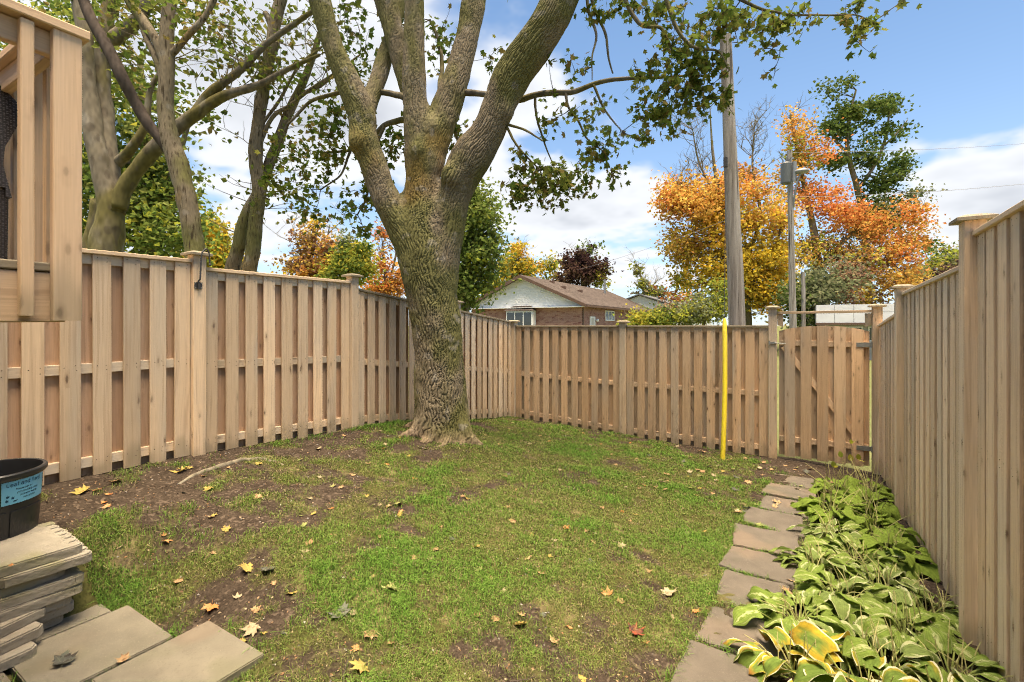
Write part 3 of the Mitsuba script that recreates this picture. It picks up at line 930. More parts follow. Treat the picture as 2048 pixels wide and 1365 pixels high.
back = [
    bough(br, [(842, 262, 20, 7.0), (812, 240, 13, 7.3), (770, 250, 10, 7.6), (740, 280, 7, 7.9), (700, 300, 6, 8.1), (650, 305, 4, 8.3)], 6),
    bough(br, [(832, 215, 18, 6.95), (800, 190, 13, 7.2), (740, 180, 12, 7.4), (690, 185, 9, 7.5), (630, 200, 7, 7.6), (575, 250, 5, 7.7)], 6),
    bough(br, [(700, 300, 6, 8.1), (680, 350, 4, 8.2), (640, 380, 3, 8.3)], 5),
    bough(br, [(770, 250, 8, 7.6), (745, 320, 6, 7.8), (735, 390, 4, 7.9), (715, 430, 3, 7.9)], 5),
    bough(br, [(895, 210, 16, 7.15), (880, 180, 12, 7.4), (885, 140, 9, 7.7), (880, 90, 7, 7.9), (860, 40, 5, 8.1)], 6),
    bough(br, [(905, 230, 10, 7.4), (915, 280, 6, 7.7), (930, 330, 4, 7.9)], 5),
]
spray(tw, lv, [B1] + small, [
    (1090, 372, 6.7, 92, 44, 420), (1150, 345, 6.7, 60, 40, 100), (1200, 292, 6.8, 62, 48, 130), (1190, 232, 6.9, 62, 40, 80), (1235, 350, 6.8, 22, 25, 30), (1290, 275, 6.8, 40, 22, 40),
    (1372, 118, 6.3, 84, 76, 520), (1330, 222, 6.5, 70, 48, 230), (1410, 195, 6.3, 70, 60, 240), (1450, 40, 6.1, 120, 52, 420), (1300, 25, 6.4, 80, 40, 190), (1290, 150, 6.5, 50, 50, 110), (1195, 22, 6.4, 50, 28, 70),
    (1722, 55, 6.0, 48, 62, 150), (1590, 35, 6.0, 60, 36, 80), (1535, 120, 6.1, 28, 70, 50), (1110, 230, 6.9, 45, 48, 60), (1040, 330, 6.7, 40, 40, 50), (1040, 395, 6.7, 30, 30, 45), (1160, 140, 6.5, 30, 45, 30), (1800, 10, 6.0, 40, 14, 16), (1090, 128, 6.6, 10, 16, 12)], .068, OLIVE, 5, 5)
spray(tw, lv, back, [
    (715, 120, 7.8, 70, 95, 150), (690, 30, 7.8, 50, 40, 60), (885, 85, 7.9, 36, 85, 120), (770, 290, 7.9, 60, 50, 220), (760, 370, 7.9, 40, 45, 110), (670, 250, 7.8, 70, 50, 170), (640, 310, 8.2, 85, 45, 220),
    (600, 370, 8.2, 80, 40, 130), (700, 420, 7.9, 45, 45, 70), (640, 430, 8.0, 70, 30, 60), (730, 455, 7.9, 30, 20, 40), (915, 275, 7.8, 30, 55, 60), (945, 330, 7.8, 40, 40, 40), (990, 120, 7.8, 30, 40, 30), (560, 320, 8.0, 50, 60, 70), (800, 60, 8.0, 50, 60, 40), (820, 260, 8.0, 40, 60, 50)], .075, OLIVE + GREENS[:2], 6, 5)
# the crown above the picture: thinner boughs and their leaves
up = []
for pts, rs in LP[1:]:
    a, d = pts[-1], pts[-1] - pts[-4]
    d = d / np.linalg.norm(d)
    P = [a - d * .1] + [a + d * t + np.array([0, 0, .15 * t * t * .3]) + rng.normal(size=3) * .12 * t for t in (.8, 1.7, 2.7, 3.8)]
    V, Fc = tube(spline(P, 4), np.linspace(rs[-1] * .97, .03, 17), 9)
    br.add(V, Fc)
    for t in (1, 2, 3, 4):
        for k in range(3):
            e = P[t] + rng.normal(size=3) * np.array([1.3, 1.3, .7])
            up.append(twig(br, P[t], e, .03, .008, rng, 0, .2, 6, 5))
for U_ in up:
    n = 36
    scatter_leaves(lv, U_[rng.integers(1, 6, n)] + rng.normal(size=(n, 3)) * .3, .1, OLIVE, rng)
br.put('branch', 'bark_lichen', mt, smooth=True)
k = tw.put('twig', 'twig_wood', mt)
tag(k, kind='stuff')
k = lv.put('crown', 'leaf_paint', mt, color=True)
tag(k, kind='stuff')


# ------------------------------------------------------------------ trees beyond the fences
def stems(parent, bsdf, rows, Z, name='trunk', sides=14, rough=.10):
    """Limbs in rows (px, py, width px[, depth]) as ONE mesh; returns their points."""
    mb, out = MB(), []
    for P in rows:
        P = np.array([(a[0], a[1], a[2], a[3] if len(a) > 3 else Z) for a in P], float)
        S = spline(P, 6)
        pts = np.array([W(a, b, z) for a, b, w, z in S])
        if P[0][1] > 480:      # goes down into the ground
            g = float(ground(pts[0][0], pts[0][1], False)) - .1
            if pts[0][2] > g:
                pts = np.vstack([[pts[0][0], pts[0][1], g], pts])
                S = np.vstack([S[0] * [1, 1, 1.25, 1], S])
        r = np.maximum(S[:, 2] / 2 * S[:, 3] / F, .004)
        pts = pts + (meshkit.noise(np.stack([pts * 1.6, pts * 1.6 + 50, pts * 1.6 + 90], 1), 1) - .5) * np.minimum(r, .1)[:, None] * .5
        V, Fc = tube(pts, r, sides)
        rr = np.repeat(r, sides)[:, None]
        c = np.repeat(pts, sides, 0)
        V = c + (V - c) * (1 + (meshkit.fbm(V * np.array([6, 6, 3.0]), 3, 4)[:, None] - .5) * rough * 4)
        mb.add(V, Fc)
        out.append(pts)
    mb.put(name, bsdf, parent, smooth=True)
    return out


def crown(parent, clumps, size, cols, seed, anchors=None, sub=.55, per=60, fold=.25, spread=1.0, branch_r=.02, depth=1.0, name='crown', bsdf='bark_lichen', branch_name='branch', squash=.75):
    """Foliage of many small folded leaves in bunches; clumps (px, py, Z, rx, ry px, leaves)."""
    rg = np.random.default_rng(seed)
    lv, bm = MB(), MB()
    A = None if anchors is None else np.vstack(anchors)
    cols = np.asarray(cols)
    for cl in clumps:
        px, py, Z, rx, ry, num = cl[:6]
        pal = np.asarray(cl[6]) if len(cl) > 6 else cols
        m = max(1, int(num / per))
        q = rg.normal(size=(m, 3))
        q = q / np.linalg.norm(q, axis=1, keepdims=True) * rg.uniform(0, 1, (m, 1)) ** .4
        C = np.array([W(px + rx * u, py + ry * v, Z + depth * max(rx, ry) / F * Z * w2) for u, v, w2 in q])
        k = rg.integers(int(per * .5), int(per * 1.5) + 1, m)
        o = np.repeat(np.arange(m), k)
        sz = rg.uniform(.5, 1.5, m)[o][:, None]
        P = C[o] + rg.normal(size=(len(o), 3)) * np.array([sub, sub, sub * squash]) * sz
        n = len(P)
        M = frames(n, rg, .25)
        s = size * rg.uniform(.55, 1.3, n)
        base = np.array([(0, -.5, 0), (.42, 0, fold), (0, .6, 0), (-.42, 0, fold)])
        V = np.einsum('nij,kj->nki', M, base) * s[:, None, None] + P[:, None, :]
        i4 = np.arange(n)[:, None] * 4
        Fc = np.concatenate([i4 + [0, 1, 2], i4 + [0, 2, 3]])
        tone = rg.uniform(.72, 1.28, m)[o]
        hue = rg.integers(0, len(pal), m)[o]
        pick = np.where(rg.uniform(size=n) < .6, hue, rg.integers(0, len(pal), n))
        c = pal[pick] * (tone * rg.uniform(.8, 1.2, n))[:, None]
        lv.add(V.reshape(-1, 3), Fc, color=np.repeat(c, 4, 0))
        if A is not None:
            for c0 in C[:max(3, m // 3)]:
                j = np.argsort(np.linalg.norm(A - c0, axis=1) + np.maximum(0, A[:, 2] - c0[2]) * 1.5)[0]
                twig(bm, A[j], c0, branch_r, branch_r * .25, rg, -.06, .12, 6, 4)
    k = lv.put(name, 'leaf_paint', parent, color=True)
    tag(k, kind='stuff')
    if bm.n:
        k = bm.put(branch_name, bsdf, parent)
        tag(k, kind='stuff')


def shoots(parent, anchors, num, ln, r, seed, name='twig', up=.5, bsdf='bark_lichen', gens=2):
    """Bare fine branching from the points of the anchors."""
    rg = np.random.default_rng(seed)
    A, mb = np.vstack(anchors), MB()
    tips = [(A[rg.integers(len(A) // 3, len(A))], ln) for _ in range(num)]
    for g in range(gens):
        nxt = []
        for p, l in tips:
            d = rg.normal(size=3)
            d[2] = abs(d[2]) * .6 + up
            d /= np.linalg.norm(d)
            P = twig(mb, p, p + d * l * rg.uniform(.6, 1.2), r * (.6 ** g), r * .35 * (.6 ** g), rg, 0, .2, 6, 4)
            for _ in range(3):
                nxt.append((P[rg.integers(2, 6)], l * .55))
        tips = nxt
    k = mb.put(name, bsdf, parent)
    tag(k, kind='stuff')


ORANGE = np.array([(.58, .34, .08), (.60, .40, .09), (.56, .29, .08), (.58, .43, .11)])
RED = np.array([(.56, .22, .07), (.58, .27, .08), (.52, .18, .06), (.56, .32, .09)])
GOLD = np.array([(.60, .44, .04), (.56, .44, .06), (.60, .38, .05), (.48, .40, .06)])
LIME = np.array([(.31, .34, .05), (.38, .37, .06), (.24, .30, .05)])
DEEP = np.array([(.085, .135, .035), (.115, .17, .04), (.075, .115, .03), (.14, .18, .05)])
MIDG = np.array([(.14, .20, .045), (.17, .22, .05), (.11, .165, .04), (.20, .23, .065)])
GREY = np.array([(.20, .23, .12), (.23, .24, .13), (.16, .19, .09)])
PURP = np.array([(.075, .042, .04), (.10, .06, .045), (.06, .035, .035), (.12, .085, .05)])
RUST = np.array([(.26, .15, .10), (.33, .17, .10), (.22, .14, .10), (.30, .22, .12)])

# left: pale many-stemmed tree
t = numbered('multi_stem_tree')
tag(t, 'pale grey many-stemmed tree beyond the left fence beside the deck post', 'tree')
A1 = stems(t, 'bark_lichen', [
    [(212, 590, 62), (213, 500, 57), (218, 440, 48), (216, 390, 40), (200, 320, 36), (184, 240, 33), (174, 160, 30), (166, 60, 27), (150, -60, 24)],
    [(226, 430, 38, 8.5), (225, 360, 31, 8.6), (214, 260, 30, 8.7), (204, 150, 28, 8.8), (214, 40, 25, 8.9), (232, -60, 26, 9)],
    [(232, 420, 32), (250, 370, 28), (290, 318, 27), (345, 266, 27), (395, 226, 24), (450, 192, 19), (510, 172, 14), (575, 140, 10), (640, 110, 6)],
    [(388, 232, 22), (420, 188, 18), (470, 148, 15), (530, 90, 12), (600, 40, 10), (680, -20, 7)],
    [(214, 90, 26, 8.8), (250, 60, 26, 8.8), (285, 25, 24, 8.8), (300, -30, 20, 8.8)],
    [(232, 330, 20, 8.7), (262, 300, 18), (290, 250, 14), (300, 180, 10), (330, 130, 7)],
    [(180, 560, 40, 8.9), (186, 470, 30, 8.9), (196, 400, 24, 8.9)],
], 8.5)
crown(t, [(300, 30, 9, 90, 60, 400), (420, 40, 9, 90, 60, 300), (250, 160, 9.5, 60, 70, 220), (470, 120, 9, 70, 50, 150), (330, 150, 9, 60, 60, 140), (560, 150, 8.8, 60, 50, 120), (420, 250, 9, 60, 30, 80), (180, 30, 9, 40, 50, 200)], .11, OLIVE, 20, A1, .22, 10, branch_r=.012, name='crown')
shoots(t, [A1[2], A1[3]], 26, .9, .012, 21, up=.25)

t = numbered('leaning_tree')
tag(t, 'mossy forked tree behind the hook post with a dark bare limb slanting across it', 'tree')
A2 = stems(t, 'bark_mossy', [
    [(396, 600, 44), (390, 520, 37), (384, 470, 35), (375, 400, 36), (357, 338, 38), (340, 280, 33), (331, 210, 29), (331, 140, 27), (334, 60, 24), (342, -60, 22)],
    [(331, 130, 20), (316, 86, 19), (290, 48, 19), (262, 8, 18), (236, -60, 16)],
    [(337, 112, 13), (356, 96, 12), (382, 66, 11), (408, 36, 11), (432, -10, 11), (450, -60, 10)],
    [(330, 190, 12), (312, 120, 12), (290, 70, 11), (276, 20, 10)],
], 7.6)
stems(t, 'bark_dark', [[(360, 344, 20, 7.64), (347, 318, 21, 7.62), (330, 292, 21, 7.58), (304, 256, 21, 7.52), (272, 206, 21, 7.45), (240, 150, 22, 7.3), (208, 84, 22, 7.3), (178, 30, 20, 7.3), (150, -40, 18, 7.3)]], 7.4, name='limb')
crown(t, [(360, 30, 7.6, 90, 60, 110), (250, 40, 7.6, 60, 50, 90), (440, 110, 7.6, 50, 40, 40), (420, 360, 7.8, 20, 30, 14)], .10, OLIVE, 22, A2, .18, 8, branch_r=.008)

t = numbered('twin_trunk_tree')
tag(t, 'slender twin-trunked tree beyond the left fence between hook post and big maple', 'tree')
A3 = stems(t, 'bark_mossy', [
    [(496, 610, 30), (498, 540, 29), (505, 500, 28), (513, 440, 26), (518, 380, 26), (511, 310, 25), (520, 240, 24), (528, 160, 23), (544, 92, 24), (552, 40, 24), (572, -40, 20)],
    [(480, 600, 30, 9.1), (466, 540, 28, 9.1), (476, 495, 25, 9.1), (490, 440, 23, 9.1), (522, 372, 22, 9.2), (552, 300, 20, 9.2), (576, 232, 18, 9.2), (598, 184, 16, 9.2), (620, 130, 13, 9.2), (642, 60, 10, 9.2), (660, -20, 8, 9.2)],
    [(546, 60, 14), (538, 38, 13), (530, 26, 12)],
    [(514, 300, 10), (545, 236, 8), (580, 212, 7), (620, 180, 6), (680, 140, 4)],
    [(598, 190, 9, 9.2), (640, 172, 7, 9.2), (680, 140, 5, 9.2), (720, 110, 3, 9.2)],
    [(524, 250, 7), (560, 200, 6), (600, 130, 5), (650, 90, 3)],
], 9.0)
crown(t, [(560, 400, 9, 55, 40, 70), (600, 300, 9, 70, 60, 160), (640, 200, 9, 70, 60, 130), (600, 60, 9, 80, 60, 160), (500, 60, 9, 60, 50, 70), (450, 360, 9, 50, 20, 26), (690, 90, 9, 40, 60, 60), (585, 380, 9, 40, 40, 80)], .10, OLIVE, 24, A3, .2, 9, branch_r=.009)
shoots(t, A3, 30, .9, .010, 25, up=.25)


def far_tree(name, label, Z, trunk, clumps, size, cols, seed, group=None, bare=0, per=60, sub=.5, bsdf='bark_lichen', br=.05, **kw):
    t = numbered(name)
    tag(t, label, 'tree', group)
    A = stems(t, bsdf, trunk, Z, sides=8, rough=.05)
    crown(t, [(c[0], c[1], Z, *c[2:]) for c in clumps], size, cols, seed, A, sub, per, branch_r=br, **kw)
    if bare:
        shoots(t, A, bare, 2.2, .04, seed + 500, up=.5, gens=3)
    return t, A


far_tree('broadleaf_tree', 'dense green leafy tree filling the gap behind the pale many-stemmed tree', 13.5, [[(300, 640, 30), (300, 420, 26), (290, 250, 18), (280, 120, 10)], [(300, 430, 18), (350, 330, 12), (380, 240, 8)], [(296, 380, 18), (240, 300, 12), (190, 220, 8)]],
         [(310, 470, 90, 60, 2300), (250, 400, 90, 80, 2000), (340, 390, 50, 60, 1200), (290, 290, 75, 70, 1300), (180, 330, 60, 110, 1400), (210, 180, 90, 70, 1200), (330, 220, 50, 60, 450), (150, 470, 60, 70, 1200), (40, 120, 80, 120, 1500), (120, 60, 80, 70, 1000)], .15, np.vstack([MIDG, MIDG * 1.2, LIME[:2], DEEP[:1]]), 30, sub=.30, per=30, br=.03)
far_tree('broadleaf_tree', 'golden yellow tree peeping over the left fence beside the hook', 20, [[(425, 640, 14), (425, 500, 10), (420, 440, 6)]],
         [(425, 500, 34, 42, 1500), (410, 455, 18, 28, 420), (455, 530, 24, 22, 500), (395, 520, 20, 30, 500)], .2, np.vstack([GOLD, LIME]), 31, sub=.32, per=40, br=.03)
far_tree('broadleaf_tree', 'orange and rust tree with bare upper twigs left of the maple trunk', 44, [[(622, 660, 10), (622, 560, 8), (624, 500, 6), (630, 440, 3)], [(622, 560, 5), (600, 500, 4), (590, 470, 2)], [(622, 550, 5), (650, 490, 4), (660, 450, 2)]],
         [(625, 540, 44, 34, 2000), (655, 500, 34, 26, 1100), (610, 490, 28, 30, 600), (590, 540, 26, 30, 600), (635, 455, 30, 25, 380)], .3, np.vstack([ORANGE, RUST, GOLD[:1]]), 32, bare=16, sub=.5)
far_tree('broadleaf_tree', 'yellow-green rounded tree just left of the stepped fence post', 40, [[(700, 660, 10), (700, 540, 7), (698, 480, 3)]],
         [(695, 530, 38, 32, 2300), (715, 505, 26, 24, 900), (670, 555, 26, 22, 900), (728, 545, 20, 26, 600), (690, 480, 20, 16, 240, GREY)], .28, np.vstack([LIME, MIDG[:2], GOLD[3:]]), 33, sub=.45)
far_tree('broadleaf_tree', 'half-bare red and orange tree close against the maple trunk on its left', 46, [[(772, 660, 9), (772, 570, 7), (765, 490, 4)], [(772, 580, 5), (790, 520, 4), (795, 470, 2)]],
         [(770, 585, 36, 24, 1300), (800, 570, 24, 30, 800), (745, 570, 24, 24, 500), (775, 520, 34, 30, 400), (772, 468, 20, 12, 240)], .3, np.vstack([RED, ORANGE, RUST[:2]]), 34, bare=16, sub=.5)
far_tree('broadleaf_tree', 'tall green weeping tree standing just right of the maple trunk', 24, [[(930, 680, 20), (932, 560, 16), (945, 470, 10), (955, 400, 5)], [(934, 560, 8), (960, 500, 6), (985, 440, 3)]],
         [(955, 430, 38, 42, 2000), (965, 500, 36, 50, 2100), (930, 560, 34, 40, 1500), (975, 560, 22, 30, 600), (940, 390, 26, 20, 500), (925, 480, 30, 50, 1200), (920, 600, 30, 20, 700)], .2, np.vstack([MIDG, MIDG, DEEP[3:], LIME[:1]]), 35, sub=.4, per=50, br=.04)
far_tree('broadleaf_tree', 'yellow tree rising behind the peak of the gabled house', 62, [[(1040, 640, 7), (1040, 550, 6), (1035, 500, 3)], [(1040, 570, 4), (1060, 530, 2)]],
         [(1035, 530, 30, 26, 1500), (1035, 503, 20, 14, 500, np.vstack([GOLD, ORANGE[:1]])), (1000, 555, 24, 22, 800), (1065, 545, 26, 22, 700), (1100, 540, 20, 22, 600), (980, 580, 20, 24, 500)], .38, np.vstack([GOLD, LIME, GREY[:1]]), 36, bare=14, sub=.6)
far_tree('broadleaf_tree', 'dark purple-leaved tree above the ridge of the brown roof', 50, [[(1165, 640, 9), (1165, 560, 7), (1165, 510, 4)], [(1165, 570, 4), (1190, 530, 3)]],
         [(1160, 545, 40, 30, 2300), (1150, 520, 28, 22, 900), (1185, 530, 28, 34, 1100), (1130, 555, 20, 20, 500), (1205, 555, 18, 26, 500, LIME), (1180, 498, 10, 10, 120, MIDG)], .3, PURP, 37, sub=.45, bare=6)
far_tree('broadleaf_tree', 'thin half-bare greenish tree behind the second grey roof', 70, [[(1290, 640, 5), (1288, 580, 4), (1275, 530, 2)], [(1290, 590, 3), (1315, 560, 2)]],
         [(1285, 580, 26, 26, 500), (1315, 585, 22, 20, 500), (1272, 540, 12, 16, 160), (1345, 600, 24, 12, 300, RUST), (1375, 600, 30, 12, 320, np.vstack([RED, RUST]))], .4, np.vstack([GREY, RUST[3:], LIME[:1]]), 38, bare=16, sub=.55)

big = far_tree('autumn_maple', 'large orange and gold maple behind the two utility poles', 42,
    [[(1490, 700, 26), (1488, 600, 24), (1470, 500, 16), (1440, 400, 9), (1425, 300, 5), (1420, 215, 1.5)], [(1480, 540, 12), (1520, 440, 7), (1505, 330, 4), (1510, 240, 1.5)], [(1475, 520, 10), (1400, 430, 7), (1360, 370, 4)], [(1486, 580, 10), (1540, 520, 7), (1570, 430, 4)], [(1446, 420, 6), (1400, 330, 4), (1385, 260, 2)]],
    [(1400, 400, 70, 50, 3600, ORANGE), (1350, 400, 36, 44, 1500, np.vstack([ORANGE, RED[:1]])), (1370, 490, 46, 44, 2600, np.vstack([ORANGE, GOLD])), (1460, 450, 60, 60, 3800, np.vstack([GOLD, ORANGE[:2]])), (1540, 430, 50, 50, 2200, np.vstack([ORANGE, GOLD[:2]])),
     (1540, 520, 60, 50, 3800, GOLD), (1450, 540, 60, 50, 3600, GOLD), (1540, 590, 60, 40, 3600, GOLD), (1380, 560, 30, 24, 800, np.vstack([GOLD, LIME])), (1480, 370, 60, 36, 1700, np.vstack([ORANGE, RED[:2]])), (1440, 600, 36, 24, 900, np.vstack([GOLD, LIME])), (1345, 588, 14, 10, 120, RED)],
    .27, GOLD, 40, bare=40, sub=.55, per=34, br=.05)
shoots(big[0], [big[1][0][-9:], big[1][1][-9:], big[1][4][-9:], big[1][2][-6:]], 60, 2.0, .03, 640, up=.7, gens=3)
far_tree('autumn_maple', 'red-orange maple in front of the tall green tree right of the light pole', 46,
    [[(1640, 700, 22), (1640, 600, 20), (1630, 480, 14), (1610, 380, 9), (1590, 280, 5), (1580, 230, 3)], [(1640, 540, 10), (1700, 470, 8), (1760, 440, 5), (1830, 420, 3)], [(1640, 560, 8), (1720, 540, 6), (1800, 520, 3)]],
    [(1590, 255, 24, 34, 700, ORANGE), (1600, 310, 34, 34, 900, np.vstack([ORANGE, LIME])), (1640, 300, 30, 22, 500, RED), (1640, 390, 60, 40, 1500, RED), (1690, 430, 50, 36, 1700, RED), (1740, 460, 50, 34, 1500, np.vstack([RED, ORANGE])), (1820, 440, 44, 40, 1100, np.vstack([RED, ORANGE])), (1800, 500, 56, 40, 1900, np.vstack([RED, ORANGE])),
     (1720, 520, 60, 36, 2200, np.vstack([RUST, ORANGE, LIME])), (1640, 500, 50, 40, 2000, np.vstack([ORANGE, LIME, RUST])), (1800, 560, 50, 30, 1700, ORANGE), (1720, 590, 60, 34, 2200, np.vstack([GOLD, RUST])), (1580, 360, 30, 40, 500, ORANGE)],
    .27, RED, 41, bare=26, sub=.55, per=32, br=.05)
far_tree('elm_tree', 'tallest dark green tree with open airy crown above the red maple', 52,
    [[(1735, 700, 20), (1735, 560, 16), (1728, 450, 13), (1715, 380, 11), (1695, 300, 8), (1700, 230, 6), (1712, 180, 3)], [(1715, 380, 7), (1750, 330, 6), (1770, 280, 5), (1780, 220, 3)], [(1700, 310, 6), (1670, 280, 5), (1650, 240, 3)], [(1720, 400, 6), (1770, 370, 5), (1810, 340, 3)], [(1770, 290, 4), (1800, 260, 3), (1815, 240, 2)]],
    [(1700, 225, 30, 18, 900, np.vstack([MIDG, DEEP])), (1770, 215, 40, 18, 900), (1670, 260, 34, 20, 800), (1660, 185, 14, 14, 200), (1700, 165, 18, 10, 220), (1790, 260, 30, 22, 500), (1670, 320, 34, 26, 700), (1740, 320, 30, 24, 500), (1790, 350, 34, 26, 700), (1750, 370, 34, 20, 500),
     (1765, 425, 46, 40, 2200), (1740, 460, 30, 24, 800), (1800, 320, 24, 20, 300), (1740, 270, 30, 30, 300), (1850, 490, 20, 16, 260), (1830, 395, 30, 18, 240, GREY)],
    .34, DEEP, 42, sub=.55, per=40, br=.06, squash=.6)
far_tree('broadleaf_tree', 'grey-green willowy thicket tree behind the gate and light pole', 36, [[(1650, 700, 12), (1655, 600, 9), (1670, 530, 5)], [(1650, 620, 6), (1610, 560, 4)]],
    [(1640, 580, 60, 44, 3000), (1600, 600, 36, 34, 1500, np.vstack([DEEP, GREY])), (1690, 560, 40, 40, 1500, np.vstack([GREY, RUST])), (1620, 640, 50, 24, 1400, np.vstack([DEEP, GREY]))], .24, GREY, 43, sub=.45, per=50)
far_tree('broadleaf_tree', 'pale olive thin-leaved tree right of the red maple above the right fence', 60, [[(1880, 690, 10), (1880, 580, 7), (1890, 520, 4)]],
    [(1890, 520, 44, 22, 1300), (1860, 550, 36, 26, 1200), (1920, 540, 30, 30, 1000), (1830, 570, 24, 24, 500, MIDG)], .36, np.vstack([GREY, LIME, RUST[3:]]), 44, bare=16, sub=.6)
far_tree('broadleaf_tree', 'dark purple shrubby tree low against the stepped right fence', 30, [[(1915, 690, 12), (1915, 600, 8), (1925, 560, 4)]],
    [(1920, 560, 34, 30, 1800), (1890, 580, 30, 22, 1200), (1950, 560, 30, 30, 1200)], .2, PURP, 45, sub=.35)
t = numbered('leafy_shrub')
tag(t, 'sprawling yellow-green shrub showing above the back fence beside the wooden pole', 'shrub')
A = stems(t, 'bark_lichen', [[(1330, 720, 10), (1335, 660, 7), (1345, 620, 4)], [(1400, 720, 10), (1405, 660, 7), (1420, 610, 4)], [(1280, 720, 8), (1278, 660, 5), (1270, 635, 3)]], 15, sides=6)
crown(t, [(1280, 645, 15, 30, 18, 1400, np.vstack([LIME, GOLD[3:]])), (1330, 640, 15, 36, 20, 1700), (1380, 628, 15, 40, 24, 1900, np.vstack([GREY, LIME])), (1420, 615, 15, 36, 30, 1500, np.vstack([GREY, LIME])), (1440, 590, 15, 16, 30, 500), (1350, 620, 15, 20, 12, 300, np.vstack([GREY, RUST]))], .09, np.vstack([LIME, MIDG]), 46, A, .16, 40, branch_r=.01)
shoots(t, A, 30, .6, .008, 47, up=.3)

# ------------------------------------------------------------------ poles, wires and the yellow guard
scene['pole_wood'] = principled(proc(lambda p, n, uv: mix(mix((.27, .255, .235), (.17, .155, .14), smoothstep(.35, .7, fbm(p.x * 22 + p.y * 9, p.y * 22, p.z * .8, 3))), mi.Color3f(.05, .042, .036), smoothstep(.73, .80, noise(p.x * 30, p.y * 30, p.z * .9)) * .85) * (0.8 + .4 * noise(p.x * 150, p.y * 150, p.z * 6))), .85, .15)


def pole(label, px, py, wpx, Z, pb, bend=0):
    k = numbered('utility_pole')
    tag(k, label, 'utility pole')
    a = W(px, py, Z)
    b = W(pb[0], pb[1], Z)
    n = 24
    P = np.linspace(0, 1, n)[:, None] * (a - b) + b
    P = np.vstack([[P[0][0] - (P[1] - P[0])[0], P[0][1] - (P[1] - P[0])[1], float(ground(P[0][0], P[0][1], False)) - .2], P])
    r = np.linspace(wpx[1], wpx[0], n + 1) / 2 * Z / F
    V, Fc = tube(P, r, 20)
    c = np.repeat(P, 20, 0)
    V = c + (V - c) * (1 + .10 * (meshkit.noise(V * np.array([22, 22, .7]), 2)[:, None] - .5))
    put('pole', V, Fc, 'pole_wood', k, smooth=40)
    return k


scene['dark_metal'] = principled((.035, .035, .035), .5, .5)
scene['grey_metal'] = principled((.22, .23, .235), .5, .5, metallic=.3)
scene['insulator'] = principled((.09, .10, .10), .45, .5)
pk = pole('thick weathered wooden pole standing right behind the back fence', 1451, 72, (21, 33), 9.05, (1476, 690))
c = W(1451, 325, 8.83)
V, Fc = boxm(c - [.035, .03, .085], c + [.035, .05, .085])
put('guy_bracket', V, Fc, 'dark_metal', pk)
V, Fc = tube([c, c + np.array([0, .28, .02])], [.014, .014], 8)
put('bolt', V, Fc, 'dark_metal', pk)
gtop_, gbase = W(1449, 637, 8.30), W(1445, 920, 7.87)
gbase[2] = float(ground(gbase[0], gbase[1])) - .05
n = 30
tt = np.linspace(0, 1, n)[:, None]
P = gbase + (gtop_ - gbase) * tt + np.array([.02, -.005, 0]) * np.sin(tt * np.pi)
V, Fc = tube(P, np.r_[np.full(n - 2, .038), .034, .018], 18)
k = numbered('guy_wire_guard')
put('tube', V, Fc, 'yellow_plastic', k, smooth=50)
tag(k, 'bright yellow plastic guard tube standing on the lawn in front of the back fence', 'guy wire guard')
scene['yellow_plastic'] = principled(proc(lambda p, n, uv: mix((.70, .58, .02), (.64, .52, .04), noise(p.x * 30, p.y * 30, p.z * 5)) * (.86 + .2 * noise(p.x * 160, p.y * 160, p.z * 14)) * (1 - .45 * smoothstep(.25, -.45, p.z) * noise(p.x * 40, p.y * 40, p.z * 18))), .42, .5)
V, Fc = tube([gtop_ - [0, 0, .05], c - [0, .01, .06]], [.006, .006], 6)
k = numbered('guy_wire')
put('guy_wire', V, Fc, 'dark_metal') if False else None
scene['guy_wire'] = mikit.ply((V, Fc), 'dark_metal')
tag('guy_wire', 'thin steel guy wire from the yellow tube up to the thick pole', 'wire')

Zp = 22.0
pk2 = pole('slim pale pole with a transformer and a street light in front of the maples', 1579, 302, (9, 14), Zp, (1587, 700))
tc = W(1572, 346, Zp - .05)
mbx = MB()
mbx.add(*tube([tc - [0, 0, .50], tc - [0, 0, .46], tc + [0, 0, .40], tc + [0, 0, .46]], [.20, .225, .225, .17], 20))
mbx.put('transformer', 'insulator', pk2, smooth=40)
for dx in (-.12, .02, .14):
    V, Fc = tube([tc + [dx, 0, .44], tc + [dx, 0, .60], tc + [dx * 1.6, 0, .70]], [.035, .03, .02], 8)
    put('bushing', V, Fc, 'insulator', pk2)
mbx = MB()
Rr = tc + np.array([.33, -.05, 0])
mbx.add(*tube([Rr - [0, 0, .45], Rr + [0, 0, .42]], [.09, .09], 12))
mbx.put('capacitor', 'grey_metal', pk2, smooth=40)
arm = [W(1587, 415, Zp - .1), W(1590, 385, Zp - .25), W(1596, 360, Zp - .35), W(1602, 346, Zp - .4)]
V, Fc = tube(spline(arm, 5), np.full(16, .035), 8)
put('lamp_arm', V, Fc, 'grey_metal', pk2, smooth=True)
lh = W(1603, 343, Zp - .4)
m = trimesh.creation.icosphere(3, 1.0)
V, Fc = tri_of(m)
put('lamp_head', V * [.30, .20, .12] + lh, Fc, 'grey_metal', pk2, smooth=True)
pk3 = pole('short thin grey pole half hidden in the trees behind the light pole', 1606, 545, (7, 8), 34, (1608, 690))


def wire(label, a, b, sag, r=.012):
    t = np.linspace(0, 1, 16)[:, None]
    P = a + (b - a) * t - np.array([0, 0, 1]) * sag * 4 * t * (1 - t)
    V, Fc = tube(P, np.full(16, r), 5)
    k = numbered('overhead_wire')
    scene[k] = mikit.ply((V, Fc), 'wire_grey')
    tag(k, label, 'wire')


